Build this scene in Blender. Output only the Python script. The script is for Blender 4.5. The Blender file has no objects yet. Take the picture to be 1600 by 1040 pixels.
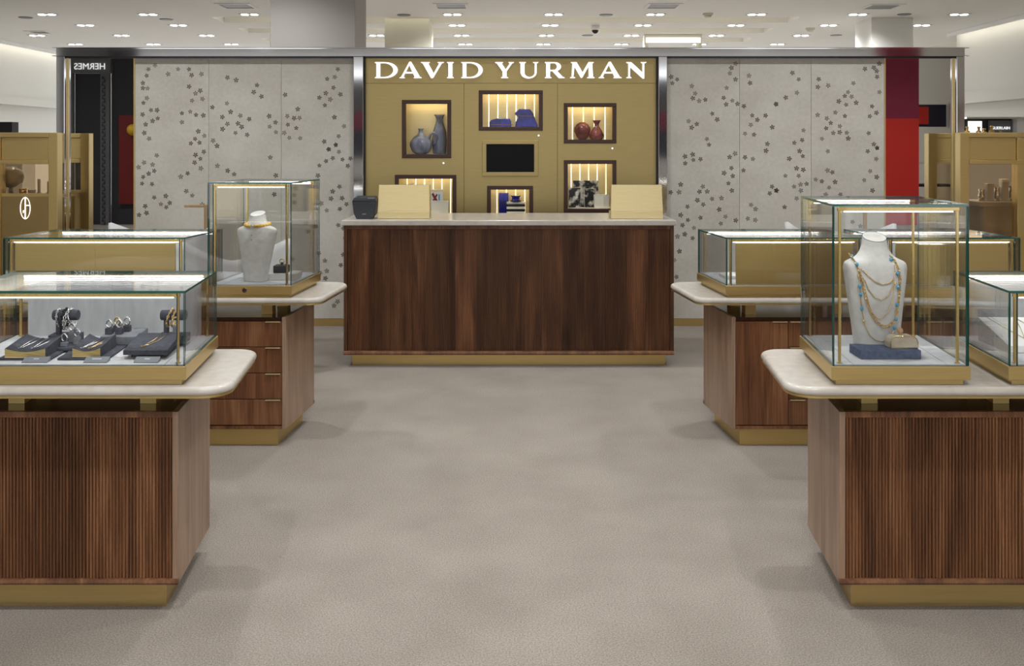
import bpy, bmesh, math, random
from mathutils import Vector, Matrix
random.seed(7)
S = bpy.context.scene
COL = S.collection
PI = math.pi

# ------------------------------------------------------------------ camera, world, exposure
F, CX, HY, EYE = 1500.0, 795.0, 225.0, 1.55      # focal length (px of a 1600 frame), vanishing point, eye height
cam_d = bpy.data.cameras.new('camera'); cam = bpy.data.objects.new('camera', cam_d); COL.objects.link(cam)
cam.location = (0, 0, EYE); cam.rotation_euler = (PI/2, 0, 0)
cam_d.sensor_width = 36.0; cam_d.lens = 36.0*F/1600.0
cam_d.shift_x = (800-CX)/1600.0; cam_d.shift_y = -(520-HY)/1600.0
cam_d.clip_start = 0.05; cam_d.clip_end = 200
S.camera = cam
w = bpy.data.worlds.new('world'); S.world = w; w.use_nodes = True
w.node_tree.nodes['Background'].inputs[0].default_value = (0.96, 0.98, 1.0, 1)
w.node_tree.nodes['Background'].inputs[1].default_value = 1.4  # even fill light added, entering by the open ends of the room
S.view_settings.view_transform = 'Standard'
try: S.view_settings.look = 'None'
except Exception: pass
S.view_settings.exposure = 0.42; S.view_settings.gamma = 1.0
S.view_settings.use_curve_mapping = False
S.cycles.use_denoising = True
S.cycles.max_bounces = 10; S.cycles.diffuse_bounces = 5; S.cycles.glossy_bounces = 5
S.cycles.transparent_max_bounces = 64
S.cycles.caustics_reflective = False; S.cycles.caustics_refractive = False
S.cycles.sample_clamp_indirect = 4.0
SPOT_W = 100.0           # power of each downlight over the shop floor
LED = 7.0               # strength of the strips in the cases
NICHE = 11.0

# ------------------------------------------------------------------ helpers
def px(x, y, Y):        # the point seen at pixel (x, y) at depth Y
    return Vector(((x-CX)*Y/F, Y, EYE-(y-HY)*Y/F))
def lin(c): return tuple(((v/255)/12.92 if v/255 <= .04045 else ((v/255+.055)/1.055)**2.4) for v in c)

class MB:
    def __init__(s): s.v = []; s.f = []; s.m = []; s.sm = []
    def add(s, vs, fs, mi=0, smooth=False):
        o = len(s.v); s.v += [Vector(v) for v in vs]
        for f in fs: s.f.append([o+i for i in f]); s.m.append(mi); s.sm.append(smooth)
        return s
    def box(s, x0, x1, y0, y1, z0, z1, mi=0, fn=None):
        vs = [(x, y, z) for z in (z0, z1) for y in (y0, y1) for x in (x0, x1)]
        if fn: vs = [fn(*v) for v in vs]
        return s.add(vs, [(0,2,3,1),(4,5,7,6),(0,1,5,4),(2,6,7,3),(0,4,6,2),(1,3,7,5)], mi)
    def prism(s, pts, z0, z1, mi=0, fn=None, smooth=False):     # polygon in xy, extruded in z
        n = len(pts); vs = [(p[0], p[1], z0) for p in pts]+[(p[0], p[1], z1) for p in pts]
        if fn: vs = [fn(*v) for v in vs]
        s.add(vs, [tuple(range(n))[::-1], tuple(range(n, 2*n))], mi)
        o = len(s.v)-2*n
        for i in range(n):
            s.f.append([o+i, o+(i+1) % n, o+n+(i+1) % n, o+n+i]); s.m.append(mi); s.sm.append(smooth)
        return s
    def rings(s, rs, closed=True, caps=True, mi=0, smooth=True):
        n = len(rs[0]); o = len(s.v)
        for r in rs: s.v += [Vector(p) for p in r]
        for k in range(len(rs)-1):
            for i in range(n if closed else n-1):
                j = (i+1) % n
                s.f.append([o+k*n+i, o+k*n+j, o+(k+1)*n+j, o+(k+1)*n+i]); s.m.append(mi); s.sm.append(smooth)
        if caps and closed:
            s.f.append([o+i for i in range(n)][::-1]); s.m.append(mi); s.sm.append(False)
            s.f.append([o+(len(rs)-1)*n+i for i in range(n)]); s.m.append(mi); s.sm.append(False)
        return s
    def lathe(s, prof, c=(0,0,0), n=20, mi=0, axis='z', caps=True):
        rs = []
        for r, h in prof:
            ring = []
            for i in range(n):
                a = 2*PI*i/n; p = (r*math.cos(a), r*math.sin(a), h)
                if axis == 'x': p = (p[2], p[0], p[1])
                if axis == 'y': p = (p[0], p[2], p[1])
                ring.append((c[0]+p[0], c[1]+p[1], c[2]+p[2]))
            rs.append(ring)
        return s.rings(rs, True, caps, mi)
    def tube(s, path, r, n=6, mi=0, closed=False):
        P = [Vector(p) for p in path]; m = len(P); rs = []
        up = Vector((0.3, 0.2, 1)).normalized()
        for i in range(m):
            t = (P[(i+1) % m]-P[i-1]) if closed else (P[min(i+1, m-1)]-P[max(i-1, 0)])
            t.normalize()
            a = t.cross(up)
            if a.length < 1e-3: a = t.cross(Vector((1, 0, 0)))
            a.normalize(); b = t.cross(a)
            rr = r[i] if isinstance(r, (list, tuple)) else r
            rs.append([P[i]+(a*math.cos(2*PI*k/n)+b*math.sin(2*PI*k/n))*rr for k in range(n)])
        if closed: rs.append(rs[0])
        return s.rings(rs, True, not closed, mi)
    def torus(s, c, R, r, ax=(0,0,1), n=16, k=6, mi=0, sq=1.0, u=None):
        ax = Vector(ax).normalized(); a = Vector(u).normalized() if u else ax.orthogonal().normalized(); b = ax.cross(a)
        path = [Vector(c)+a*R*math.cos(2*PI*i/n)+b*R*sq*math.sin(2*PI*i/n) for i in range(n)]
        rs = []
        for i in range(n):
            d = (path[i]-Vector(c)).normalized()
            rs.append([path[i]+(d*math.cos(2*PI*j/k)+ax*math.sin(2*PI*j/k))*r for j in range(k)])
        rs.append(rs[0]); return s.rings(rs, True, False, mi)
    def ball(s, c, r, n=10, mi=0, sc=(1,1,1)):
        m = n//2+1
        prof = [(max(1e-4, math.sin(PI*i/m)), -math.cos(PI*i/m)) for i in range(m+1)]
        o = len(s.v); s.lathe(prof, (0,0,0), n, mi)
        for i in range(o, len(s.v)):
            p = s.v[i]; s.v[i] = Vector((c[0]+p.x*r*sc[0], c[1]+p.y*r*sc[1], c[2]+p.z*r*sc[2]))
        return s
    def build(s, name, mat, parent=None, local=False, bevel=0, seg=2, fix=True):
        me = bpy.data.meshes.new(name)
        off = Vector((0,0,0))
        if parent is not None and not local:
            r = parent
            while r.parent: r = r.parent
            off = r.location
        me.from_pydata([v-off for v in s.v], [], s.f)
        mats = mat if isinstance(mat, (list, tuple)) else [mat]
        for m in mats: me.materials.append(M[m])
        for p, mi, sm in zip(me.polygons, s.m, s.sm): p.material_index = mi; p.use_smooth = sm
        if fix or bevel:
            bm = bmesh.new(); bm.from_mesh(me)
            bmesh.ops.remove_doubles(bm, verts=bm.verts, dist=1e-6)
            bmesh.ops.recalc_face_normals(bm, faces=bm.faces)
            if bevel:
                es = [e for e in bm.edges if len(e.link_faces) == 2 and e.calc_face_angle(0) > .5]
                bmesh.ops.bevel(bm, geom=es, offset=bevel, segments=seg, affect='EDGES', profile=.5)
            bm.to_mesh(me); bm.free()
        o = bpy.data.objects.new(name, me); COL.objects.link(o)
        if parent is not None: o.parent = parent
        return o

def tag(o, label=None, cat=None, group=None, kind=None):
    if label: o['label'] = label
    if cat: o['category'] = cat
    if group: o['group'] = group
    if kind: o['kind'] = kind
    return o
def thing(name, label, cat, loc=(0,0,0), group=None, kind=None):
    o = bpy.data.objects.new(name, None); COL.objects.link(o)
    o.empty_display_size = .05; o.location = loc
    return tag(o, label, cat, group, kind)
def struct(name, mb, mat, **k):
    return tag(mb.build(name, mat, **k), kind='structure')
def copy_tree(o, parent=None):
    c = o.copy(); COL.objects.link(c)
    if parent is not None: c.parent = parent
    for ch in [x for x in bpy.data.objects if x.parent == o]: copy_tree(ch, c)
    return c

# ------------------------------------------------------------------ materials
M = {}
def mat(name, base=(.5,.5,.5), rough=.5, metal=0.0, emit=None, es=0.0, spec=None, coat=0):
    m = bpy.data.materials.new(name); m.use_nodes = True
    b = m.node_tree.nodes['Principled BSDF']
    b.inputs['Base Color'].default_value = (*base, 1); b.inputs['Roughness'].default_value = rough
    b.inputs['Metallic'].default_value = metal
    if spec is not None: b.inputs['Specular IOR Level'].default_value = spec
    if coat: b.inputs['Coat Weight'].default_value = coat
    if emit: b.inputs['Emission Color'].default_value = (*emit, 1); b.inputs['Emission Strength'].default_value = es
    M[name] = m; return m, m.node_tree.nodes, m.node_tree.links, b
def noise_col(name, c1, c2, scale, stretch=(1,1,1), rough=.6, metal=0, detail=4, bump=0, rnd=0, fine=None, spec=None, rng=(.3,.7), bscale=None):
    m, n, l, b = mat(name, c1, rough, metal, spec=spec)
    tc = n.new('ShaderNodeTexCoord'); mp = n.new('ShaderNodeMapping'); mp.inputs['Scale'].default_value = stretch
    oi = n.new('ShaderNodeObjectInfo'); ad = n.new('ShaderNodeVectorMath'); ad.operation = 'ADD'
    ml = n.new('ShaderNodeMath'); ml.operation = 'MULTIPLY'; ml.inputs[1].default_value = 37.0 if rnd else 0.0
    l.new(oi.outputs['Random'], ml.inputs[0]); l.new(tc.outputs['Object'], ad.inputs[0]); l.new(ml.outputs[0], ad.inputs[1])
    l.new(ad.outputs[0], mp.inputs['Vector'])
    nz = n.new('ShaderNodeTexNoise'); nz.inputs['Scale'].default_value = scale; nz.inputs['Detail'].default_value = detail
    l.new(mp.outputs[0], nz.inputs['Vector'])
    r = n.new('ShaderNodeValToRGB'); r.color_ramp.elements[0].position = rng[0]; r.color_ramp.elements[1].position = rng[1]
    r.color_ramp.elements[0].color = (*c1, 1); r.color_ramp.elements[1].color = (*c2, 1)
    l.new(nz.outputs['Fac'], r.inputs['Fac'])
    out = r.outputs['Color']
    if fine:
        n2 = n.new('ShaderNodeTexNoise'); n2.inputs['Scale'].default_value = fine[0]; n2.inputs['Detail'].default_value = 2
        l.new((mp if fine[2] else tc).outputs[0 if fine[2] else 'Object'], n2.inputs['Vector'])
        mx = n.new('ShaderNodeMix'); mx.data_type = 'RGBA'; mx.blend_type = 'OVERLAY'; mx.inputs['Factor'].default_value = fine[1]
        l.new(out, mx.inputs[6]); l.new(n2.outputs['Fac'], mx.inputs[7]); out = mx.outputs[2]
    if rnd:
        hs = n.new('ShaderNodeHueSaturation'); mr = n.new('ShaderNodeMapRange')
        mr.inputs['To Min'].default_value = 1-rnd; mr.inputs['To Max'].default_value = 1+rnd
        l.new(oi.outputs['Random'], mr.inputs['Value']); l.new(mr.outputs[0], hs.inputs['Value']); l.new(out, hs.inputs['Color'])
        out = hs.outputs['Color']
    l.new(out, b.inputs['Base Color'])
    if bump:
        nb = n.new('ShaderNodeTexNoise'); nb.inputs['Scale'].default_value = bscale or scale*4; nb.inputs['Detail'].default_value = 3
        l.new(tc.outputs['Object'], nb.inputs['Vector'])
        bp = n.new('ShaderNodeBump'); bp.inputs['Strength'].default_value = bump; bp.inputs['Distance'].default_value = .004
        l.new(nb.outputs['Fac'], bp.inputs['Height']); l.new(bp.outputs[0], b.inputs['Normal'])
    return m
def wood(name, dark, mid, light, rough=.4, rnd=.25, scale=1.0, flat=False):
    m, n, l, b = mat(name, mid, rough, 0, spec=.35)
    tc = n.new('ShaderNodeTexCoord'); oi = n.new('ShaderNodeObjectInfo')
    ml = n.new('ShaderNodeMath'); ml.operation = 'MULTIPLY'; ml.inputs[1].default_value = 53.0
    ad = n.new('ShaderNodeVectorMath'); ad.operation = 'ADD'
    l.new(oi.outputs['Random'], ml.inputs[0]); l.new(tc.outputs['Object'], ad.inputs[0]); l.new(ml.outputs[0], ad.inputs[1])
    mp = n.new('ShaderNodeMapping'); mp.inputs['Scale'].default_value = (14*scale, 14*scale, 1.3*scale); l.new(ad.outputs[0], mp.inputs['Vector'])
    nz = n.new('ShaderNodeTexNoise'); nz.inputs['Scale'].default_value = 1.0; nz.inputs['Detail'].default_value = 5; nz.inputs['Distortion'].default_value = .8
    l.new(mp.outputs[0], nz.inputs['Vector'])
    mp2 = n.new('ShaderNodeMapping'); mp2.inputs['Scale'].default_value = (150*scale, 150*scale, 5*scale); l.new(ad.outputs[0], mp2.inputs['Vector'])
    n2 = n.new('ShaderNodeTexNoise'); n2.inputs['Scale'].default_value = 1.0; n2.inputs['Detail'].default_value = 3
    l.new(mp2.outputs[0], n2.inputs['Vector'])
    r = n.new('ShaderNodeValToRGB'); e = r.color_ramp.elements
    e[0].position = .3; e[0].color = (*dark, 1); e[1].position = .72; e[1].color = (*light, 1)
    k = e.new(.5); k.color = (*mid, 1)
    mx = n.new('ShaderNodeMix'); mx.data_type = 'FLOAT'; mx.inputs[0].default_value = .38
    l.new(nz.outputs['Fac'], mx.inputs[2]); l.new(n2.outputs['Fac'], mx.inputs[3]); l.new(mx.outputs[0], r.inputs['Fac'])
    hs = n.new('ShaderNodeHueSaturation'); mr = n.new('ShaderNodeMapRange')
    mr.inputs['To Min'].default_value = 1-rnd; mr.inputs['To Max'].default_value = 1+rnd
    l.new(oi.outputs['Random'], mr.inputs['Value']); l.new(mr.outputs[0], hs.inputs['Value']); l.new(r.outputs['Color'], hs.inputs['Color'])
    l.new(hs.outputs['Color'], b.inputs['Base Color'])
def brushed(name, base, rough, stretch=(2,2,60), amt=.12, metal=.9):
    m, n, l, b = mat(name, base, rough, metal)
    tc = n.new('ShaderNodeTexCoord'); mp = n.new('ShaderNodeMapping'); mp.inputs['Scale'].default_value = stretch
    l.new(tc.outputs['Object'], mp.inputs['Vector'])
    nz = n.new('ShaderNodeTexNoise'); nz.inputs['Scale'].default_value = 3.0; nz.inputs['Detail'].default_value = 4
    l.new(mp.outputs[0], nz.inputs['Vector'])
    mr = n.new('ShaderNodeMapRange'); mr.inputs['To Min'].default_value = rough-amt; mr.inputs['To Max'].default_value = rough+amt
    l.new(nz.outputs['Fac'], mr.inputs['Value']); l.new(mr.outputs[0], b.inputs['Roughness'])
    r = n.new('ShaderNodeValToRGB'); r.color_ramp.elements[0].color = (*[c*.9 for c in base], 1); r.color_ramp.elements[1].color = (*[min(1, c*1.1) for c in base], 1)
    l.new(nz.outputs['Fac'], r.inputs['Fac']); l.new(r.outputs['Color'], b.inputs['Base Color'])
def glass(name, tint, refl, ior=1.4):
    m = bpy.data.materials.new(name); m.use_nodes = True; n = m.node_tree.nodes; l = m.node_tree.links
    n.clear(); o = n.new('ShaderNodeOutputMaterial'); t = n.new('ShaderNodeBsdfTransparent'); t.inputs[0].default_value = (*tint, 1)
    g = n.new('ShaderNodeBsdfGlossy'); g.inputs['Roughness'].default_value = 0.0; g.inputs['Color'].default_value = (1, 1, 1, 1)
    fr = n.new('ShaderNodeFresnel'); fr.inputs['IOR'].default_value = ior
    ml = n.new('ShaderNodeMath'); ml.operation = 'MULTIPLY'; ml.inputs[1].default_value = refl
    l.new(fr.outputs[0], ml.inputs[0])
    mx = n.new('ShaderNodeMixShader'); l.new(ml.outputs[0], mx.inputs[0]); l.new(t.outputs[0], mx.inputs[1]); l.new(g.outputs[0], mx.inputs[2])
    l.new(mx.outputs[0], o.inputs[0]); M[name] = m

noise_col('carpet', lin((154,145,135)), lin((167,158,148)), 2.6, rough=.95, detail=7, bump=.8, fine=(190, .75, False), spec=.1, bscale=420)
mat('ceiling', lin((236,236,234)), .9)
mat('cove', lin((232,226,206)), .9)
mat('wall_white', lin((222,221,216)), .85)
mat('wall_cream', lin((214,211,196)), .85)
mat('column', lin((172,166,160)), .8)
mat('tan', lin((158,122,84)), .8)
noise_col('paper', lin((198,193,183)), lin((213,209,200)), 2.4, (1,1,1.4), rough=.75, rnd=.035, fine=(34, .14, False), spec=.25)
mat('blossom_dark', lin((108,100,91)), .5, .1); mat('blossom_light', lin((136,128,117)), .5, .1)
brushed('brass', (.64,.47,.195), .36, (1.5,1.5,70))
brushed('brass_wall', (.46,.355,.155), .42, (2,2,40), .08, .8)
mat('brass_post', (.74,.54,.20), .26, 1.0)
brushed('brass_light', (.80,.66,.36), .42, (2,2,60), .08, .75)
brushed('bronze', (.40,.28,.12), .38, (1.5,1.5,50))
mat('chrome', (.78,.78,.80), .06, 1.0)
mat('mirror', (.80,.81,.81), .01, 1.0)
mat('silver', (.80,.80,.82), .14, 1.0); mat('gold', (.90,.66,.32), .16, 1.0); mat('black_metal', (.04,.04,.045), .3, .8)
wood('walnut', (.060,.024,.012), (.175,.075,.034), (.34,.165,.078), .36, .16)
wood('walnut_desk', (.040,.015,.008), (.125,.050,.023), (.27,.120,.052), .4, .34)
wood('walnut_end_sheen', (.20,.115,.070), (.33,.215,.145), (.45,.315,.22), .38, .06)  # walnut made paler: grazing sheen put into the end panels' colour
wood('walnut_drawer', (.060,.022,.010), (.170,.070,.032), (.32,.16,.075), .34, .10, .8)
mat('walnut_dark', (.035,.017,.010), .16)
mat('walnut_frame', lin((66,38,25)), .4)
wood('oak', (.30,.19,.09), (.42,.28,.15), (.52,.37,.21), .5, .05)
noise_col('stone', lin((186,178,168)), lin((208,202,193)), 1.6, (3,.6,1), rough=.22, fine=(26, .14, False), rng=(.25,.75))
noise_col('fabric', lin((196,196,198)), lin((212,212,214)), 30, rough=.9, bump=.2, spec=.1)
noise_col('linen', lin((186,187,188)), lin((204,205,206)), 9, (3,3,1), rough=.9, bump=.15, spec=.1, bscale=300)
noise_col('suede', lin((208,205,200)), lin((222,219,214)), 40, rough=.95, bump=.2, spec=.08)
noise_col('charcoal', lin((70,71,80)), lin((86,87,96)), 60, rough=.9, bump=.15, spec=.1)
noise_col('slate', lin((112,114,120)), lin((134,136,142)), 50, rough=.85, bump=.15, spec=.1)
noise_col('blue_velvet', lin((84,94,118)), lin((104,114,138)), 70, rough=.9, bump=.2, spec=.1)
mat('plate_light', lin((200,200,198)), .5); mat('plate_grey', lin((128,132,138)), .5); mat('print_white', lin((225,225,228)), .6)
noise_col('gilt_page', lin((176,148,84)), lin((226,204,140)), 20, (1,1,30), rough=.35, metal=.6)
mat('turquoise', lin((92,168,206)), .25); mat('amber', lin((226,184,92)), .3)
noise_col('shell', lin((196,176,148)), lin((232,222,206)), 14, (1,1,2), rough=.2)
mat('rock_crystal', lin((214,170,130)), .1, .3)
glass('pane', (.978,.986,.983), .6)
glass('tinted_pane', (.90,.80,.66), .8)
mat('glass_edge', lin((38,98,90)), .08, 0, spec=.8)
mat('glass_edge_light', lin((70,128,116)), .08, 0, spec=.8)
mat('led', (1,1,1), .5, 0, (1,.99,1.0), LED)
mat('niche_led', (1,.9,.6), .5, 0, (1,.86,.55), NICHE); mat('glint', (1,.9,.6), .5, 0, (1,.88,.6), 1.6)
mat('lamp', (1,1,1), .5, 0, (1,.98,.94), 14.0)
mat('sign_face', (.95,.96,1), .4, 0, (.93,.96,1), .75)
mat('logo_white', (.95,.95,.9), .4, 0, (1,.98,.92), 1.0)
mat('sign_text', (.9,.9,.9), .4, 0, (1,1,1), .6)
mat('black', (.008,.008,.009), .25); mat('black_plastic', lin((50,53,60)), .42); mat('dark', lin((34,33,36)), .5)
mat('screen', (.006,.006,.007), .45, spec=.15)
mat('white', lin((236,235,232)), .5); mat('frosted', lin((240,234,214)), .35)
mat('grey_paint', lin((120,122,126)), .5); mat('store_grey', lin((104,104,108)), .5); mat('store_glass', lin((58,58,64)), .12)
mat('maroon', lin((150,40,74)), .45); mat('red', lin((226,50,42)), .45); mat('deep_red', lin((120,30,28)), .5); mat('yellow', lin((226,178,40)), .5)
mat('navy', lin((34,40,62)), .3)
noise_col('vase_blue', lin((92,98,118)), lin((164,168,184)), 9, (2,2,.7), rough=.22, rnd=.08)
noise_col('vase_red', lin((84,48,52)), lin((158,88,82)), 8, (1,1,1.5), rough=.18, rnd=.1)
noise_col('lapis', lin((14,16,96)), lin((44,40,170)), 12, rough=.2, detail=8, fine=(50,.5,False))
mat('vein', lin((120,104,70)), .4)
noise_col('photo', lin((18,17,17)), lin((226,222,214)), 16, (1,1,1), rough=.3, rng=(.46,.62), detail=2, rnd=.05)
mat('book_cover', lin((196,206,220)), .4); mat('book_red', lin((112,34,38)), .5); mat('book_blue', lin((84,134,178)), .5)
mat('upholstery', lin((210,208,208)), .9); mat('upholstery_taupe', lin((132,122,116)), .9)
mat('brick_white', lin((206,204,202)), .8)

# ------------------------------------------------------------------ room shell
ZC, WALLY = 3.6, 8.2
struct('floor', MB().box(-10.4, 9.1, -10.2, 24, -.1, 0), 'carpet')
b = MB(); y = -10.2
COVES = [(15.5, 16.2), (17.0, 17.7), (18.55, 19.25)]
for a, c in COVES+[(24, 24)]:
    b.box(-10.4, 9.1, y, a, ZC, ZC+.35); y = c
for a, c in COVES: b.box(-10.4, -4.8, a, c, ZC, ZC+.35); b.box(4.7, 9.1, a, c, ZC, ZC+.35)
struct('ceiling', b, 'ceiling')
for i, (a, c) in enumerate(COVES):
    struct('trim_%d' % (i+1), MB().box(-4.8, 4.7, a, c, ZC+.28, ZC+.34), 'cove')
b = MB().box(-10.4, -10.2, -10.2, 24, 0, ZC)
struct('wall_left', b, 'wall_white')
struct('trim_4', MB().box(-10.2, -9.95, 9, 23.8, 2.34, 2.50), 'wall_white')
b = MB().box(8.9, 9.1, -10.2, 24, 0, ZC)
struct('wall_right', b, 'wall_cream')
struct('trim_5', MB().box(8.35, 8.9, 10, 17.9, 2.48, ZC), 'wall_white')       # white bulkhead
struct('trim_6', MB().box(8.2, 8.9, 10, 18.1, 2.28, 2.48), 'wall_white')
struct('trim_7', MB().box(8.8, 8.9, 18.1, 19.2, 2.05, 2.75), 'tan')
struct('trim_8', MB().box(8.45, 8.9, 10, 17.9, 1.95, 2.28), 'wall_white')
mat('cove_light', (1,1,1), .5, 0, (1,.94,.80), 3.0)
for a, c in COVES:
    q = thing('cove_light', 'hidden light strip in the ceiling recess '+{15.5:'nearest the sign',17.0:'in the middle of three',18.55:'farthest from the sign'}[a], 'light', (0, a, ZC+.1))
    MB().box(-4.78, 4.68, a+.005, a+.035, ZC+.09, ZC+.11).build('strip', 'cove_light', q); MB().box(-4.79, 4.69, a+.001, a+.0045, ZC+.06, ZC+.14).build('holder', 'cove', q)
for sx, x0, y0, y1 in ((-1, -10.2, 9, 23.8), (1, 8.35, 10, 17.8)):
    q = thing('cove_light', 'hidden cove light along the top of the '+('left' if sx < 0 else 'right')+' wall', 'light', (x0, y0, ZC-.1))
    d = -sx
    MB().box(min(x0+d*.20, x0+d*.23), max(x0+d*.20, x0+d*.23), y0, y1, ZC-.07, ZC-.002).build('lip', 'ceiling', q)
    MB().box(min(x0+d*.14, x0+d*.18), max(x0+d*.14, x0+d*.18), y0, y1, ZC-.03, ZC-.01).build('strip', 'cove_light', q)
# columns behind the screen
def column(x0, x1, y0, y1, label, m='column'):
    r = thing('column', label, 'column', ((x0+x1)/2, y0, 0), kind='structure')
    MB().box(x0, x1, y0, y1, 0, ZC-.001).build('shaft', m, r, bevel=.004)
    MB().box(x0-.015, x1+.015, y0-.015, y1+.015, 0, .12).build('plinth', 'brass', r)
    return r
column(-2.61, -1.68, 10.5, 11.3, 'wide taupe column rising behind the left flowered panels')
column(-2.03, -1.30, 15.7, 16.5, 'narrow cream column behind the left end of the brass sign wall', 'wall_cream')
column(5.88, 6.56, 15.57, 16.3, 'white column behind the right flowered panels', 'wall_white')
# hanging light frame far behind
r = thing('light_frame', 'glowing rectangular light frame hung from the ceiling behind the sign', 'light', (3.05, 18, 3.3))
MB().box(2.53, 3.60, 17.9, 18.1, 3.50, 3.595).build('beam', 'wall_cream', r)
MB().box(2.56, 3.57, 17.88, 17.9, 3.44, 3.53).build('diffuser', 'logo_white', r)
for x in (2.53, 3.53): MB().box(x, x+.07, 17.9, 18.1, 3.0, 3.50).build('upright', 'wall_cream', r)

# ------------------------------------------------------------------ ceiling fittings
def downlight(x, y, lit, label, group, power=1.0):
    r = thing('ceiling_light', label, 'ceiling light', (x, y, ZC), group)
    MB().box(x-.16, x+.16, y-.08, y+.08, ZC-.008, ZC-.0005).build('trim', 'plate_light', r, bevel=.002)
    for s in (-1, 1):
        MB().lathe([(.055, -.014), (.06, -.009)], (x+s*.075, y, ZC), 14).build('lamp', 'lamp', r)
    if lit:
        d = bpy.data.lights.new('downlight', 'SPOT'); d.energy = SPOT_W*power; d.spot_size = math.radians(150); d.spot_blend = 1.0
        d.shadow_soft_size = .06; d.color = (.975, .99, 1)
        o = bpy.data.objects.new('beam_light', d); COL.objects.link(o); o.parent = r; o.location = (0, 0, -.04)
    return r
ORD = ['first','second','third','fourth','fifth','sixth','seventh','eighth','ninth','tenth','eleventh','twelfth']
for row, yy in enumerate((15.15, 16.53, 18.09, 19.7)):      # the four rows seen above the screen; those behind columns left out
    n = 0
    for k in range(-5, 6):
        x = -.89+1.6*k; q = CX+x*F/yy
        if not -8.9 < x < 8.0 or 415 < q < 580 or (row and (595 < q < 678 or 1332 < q < 1432)) or not 0 < q < 1600: continue
        downlight(x, yy, k % 2 == 0, 'twin-lamp ceiling downlight, %s from the left in the %s row' % (ORD[n], ('highest','second highest','third highest','lowest')[row]), 'recessed ceiling downlights'); n += 1
for yy in (-2.9, .1, 2.2, 4.3, 6.6, 9.6, 12.3):
    for k, wt in (((-4.9, .35), (-1.2, .6), (0, .65), (1.2, .6), (4.9, .35)) if yy < 6 else ((-4.4, .6), (-2.5, .95), (0, .6), (2.5, .95), (4.4, .6))): downlight(k, yy, True, 'twin-lamp ceiling downlight added to brighten the mirrored shops', 'downlights over the shop floor', wt)
    if yy == .1:
        for k in (-7.6, 7.2): downlight(k, yy, True, 'twin-lamp ceiling downlight added to brighten the mirrored shops', 'downlights over the shop floor', .9)  # extra downlights added to brighten the mirrored storefront and pillar
for i, (x, y) in enumerate([(370,9),(705,9),(1036,9),(1378,10),(62,50)]):
    Y = (ZC-EYE)*F/(HY-y); p = px(x, y, Y)
    r = thing('air_vent', ['square air vent in the ceiling left of the taupe column','square air vent in the ceiling above the sign\'s letter A','square air vent in the ceiling above the sign\'s last letters','square air vent in the ceiling in front of the white column','small air vent in the ceiling by the left wall'][i], 'vent', (p.x, Y, ZC))
    b = MB(); h = .26 if i < 4 else .2
    b.box(p.x-h, p.x+h, Y-h, Y-h+.05, ZC-.012, ZC-.001).box(p.x-h, p.x+h, Y+h-.05, Y+h, ZC-.012, ZC-.001)
    b.box(p.x-h, p.x-h+.05, Y-h+.05, Y+h-.05, ZC-.012, ZC-.001).box(p.x+h-.05, p.x+h, Y-h+.05, Y+h-.05, ZC-.012, ZC-.001)
    b.build('frame', 'ceiling', r)
    MB().box(p.x-h+.05, p.x+h-.05, Y-h+.05, Y+h-.05, ZC-.004, ZC-.001).build('grille', 'grey_paint', r)
for i, (x, y) in enumerate([(260,30),(631,23),(947,23),(918,55),(1413,22),(1306,55),(40,27)]):
    Y = (ZC-EYE)*F/(HY-y); p = px(x, y, Y)
    tag(MB().lathe([(.10, -.012), (.11, -.001)], (p.x, Y, ZC), 20).build('ceiling_speaker', 'grey_paint'), 'round grey speaker grille in the ceiling '+['above the left flowered panel','above the letters DAVID','above the letters YURMAN','behind the security camera','above the white column','left of the white column','by the left wall'][i], 'speaker')
Y = 16.6; p = px(930, 40, Y)
r = thing('security_camera', 'black dome security camera hanging from the ceiling above the sign', 'camera', (p.x, Y, ZC))
MB().lathe([(.075,0),(.075,-.07),(.06,-.08)], (p.x, Y, ZC), 16).build('housing', 'white', r)
MB().ball((p.x, Y, ZC-.085), .058, 14).build('dome', 'black', r)
for i, (x, y) in enumerate([(1106,21),(1266,44)]):
    Y = (ZC-EYE)*F/(HY-y); p = px(x, y, Y)
    r = thing('smoke_detector', ['smoke detector on the ceiling right of the sign','smoke detector on the ceiling left of the white column'][i], 'smoke detector', (p.x, Y, ZC))
    MB().lathe([(.08,-.001),(.08,-.03)], (p.x, Y, ZC), 16).build('base', 'wall_cream', r); MB().lathe([(.06,-.03),(.05,-.06)], (p.x, Y, ZC), 16).build('sensor', 'wall_cream', r)

# ------------------------------------------------------------------ screen wall
def X(p, Y=WALLY): return (p-CX)*Y/F
def Z(p, Y=WALLY): return EYE-(p-HY)*Y/F
wall = thing('wall_back', None, None, (0, WALLY, 0), kind='structure')
ZB, ZT = .06, Z(89)
MB().box(X(105), X(1490), WALLY+.30, WALLY+.40, 0, Z(78)).build('backing', 'dark', wall)
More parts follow.
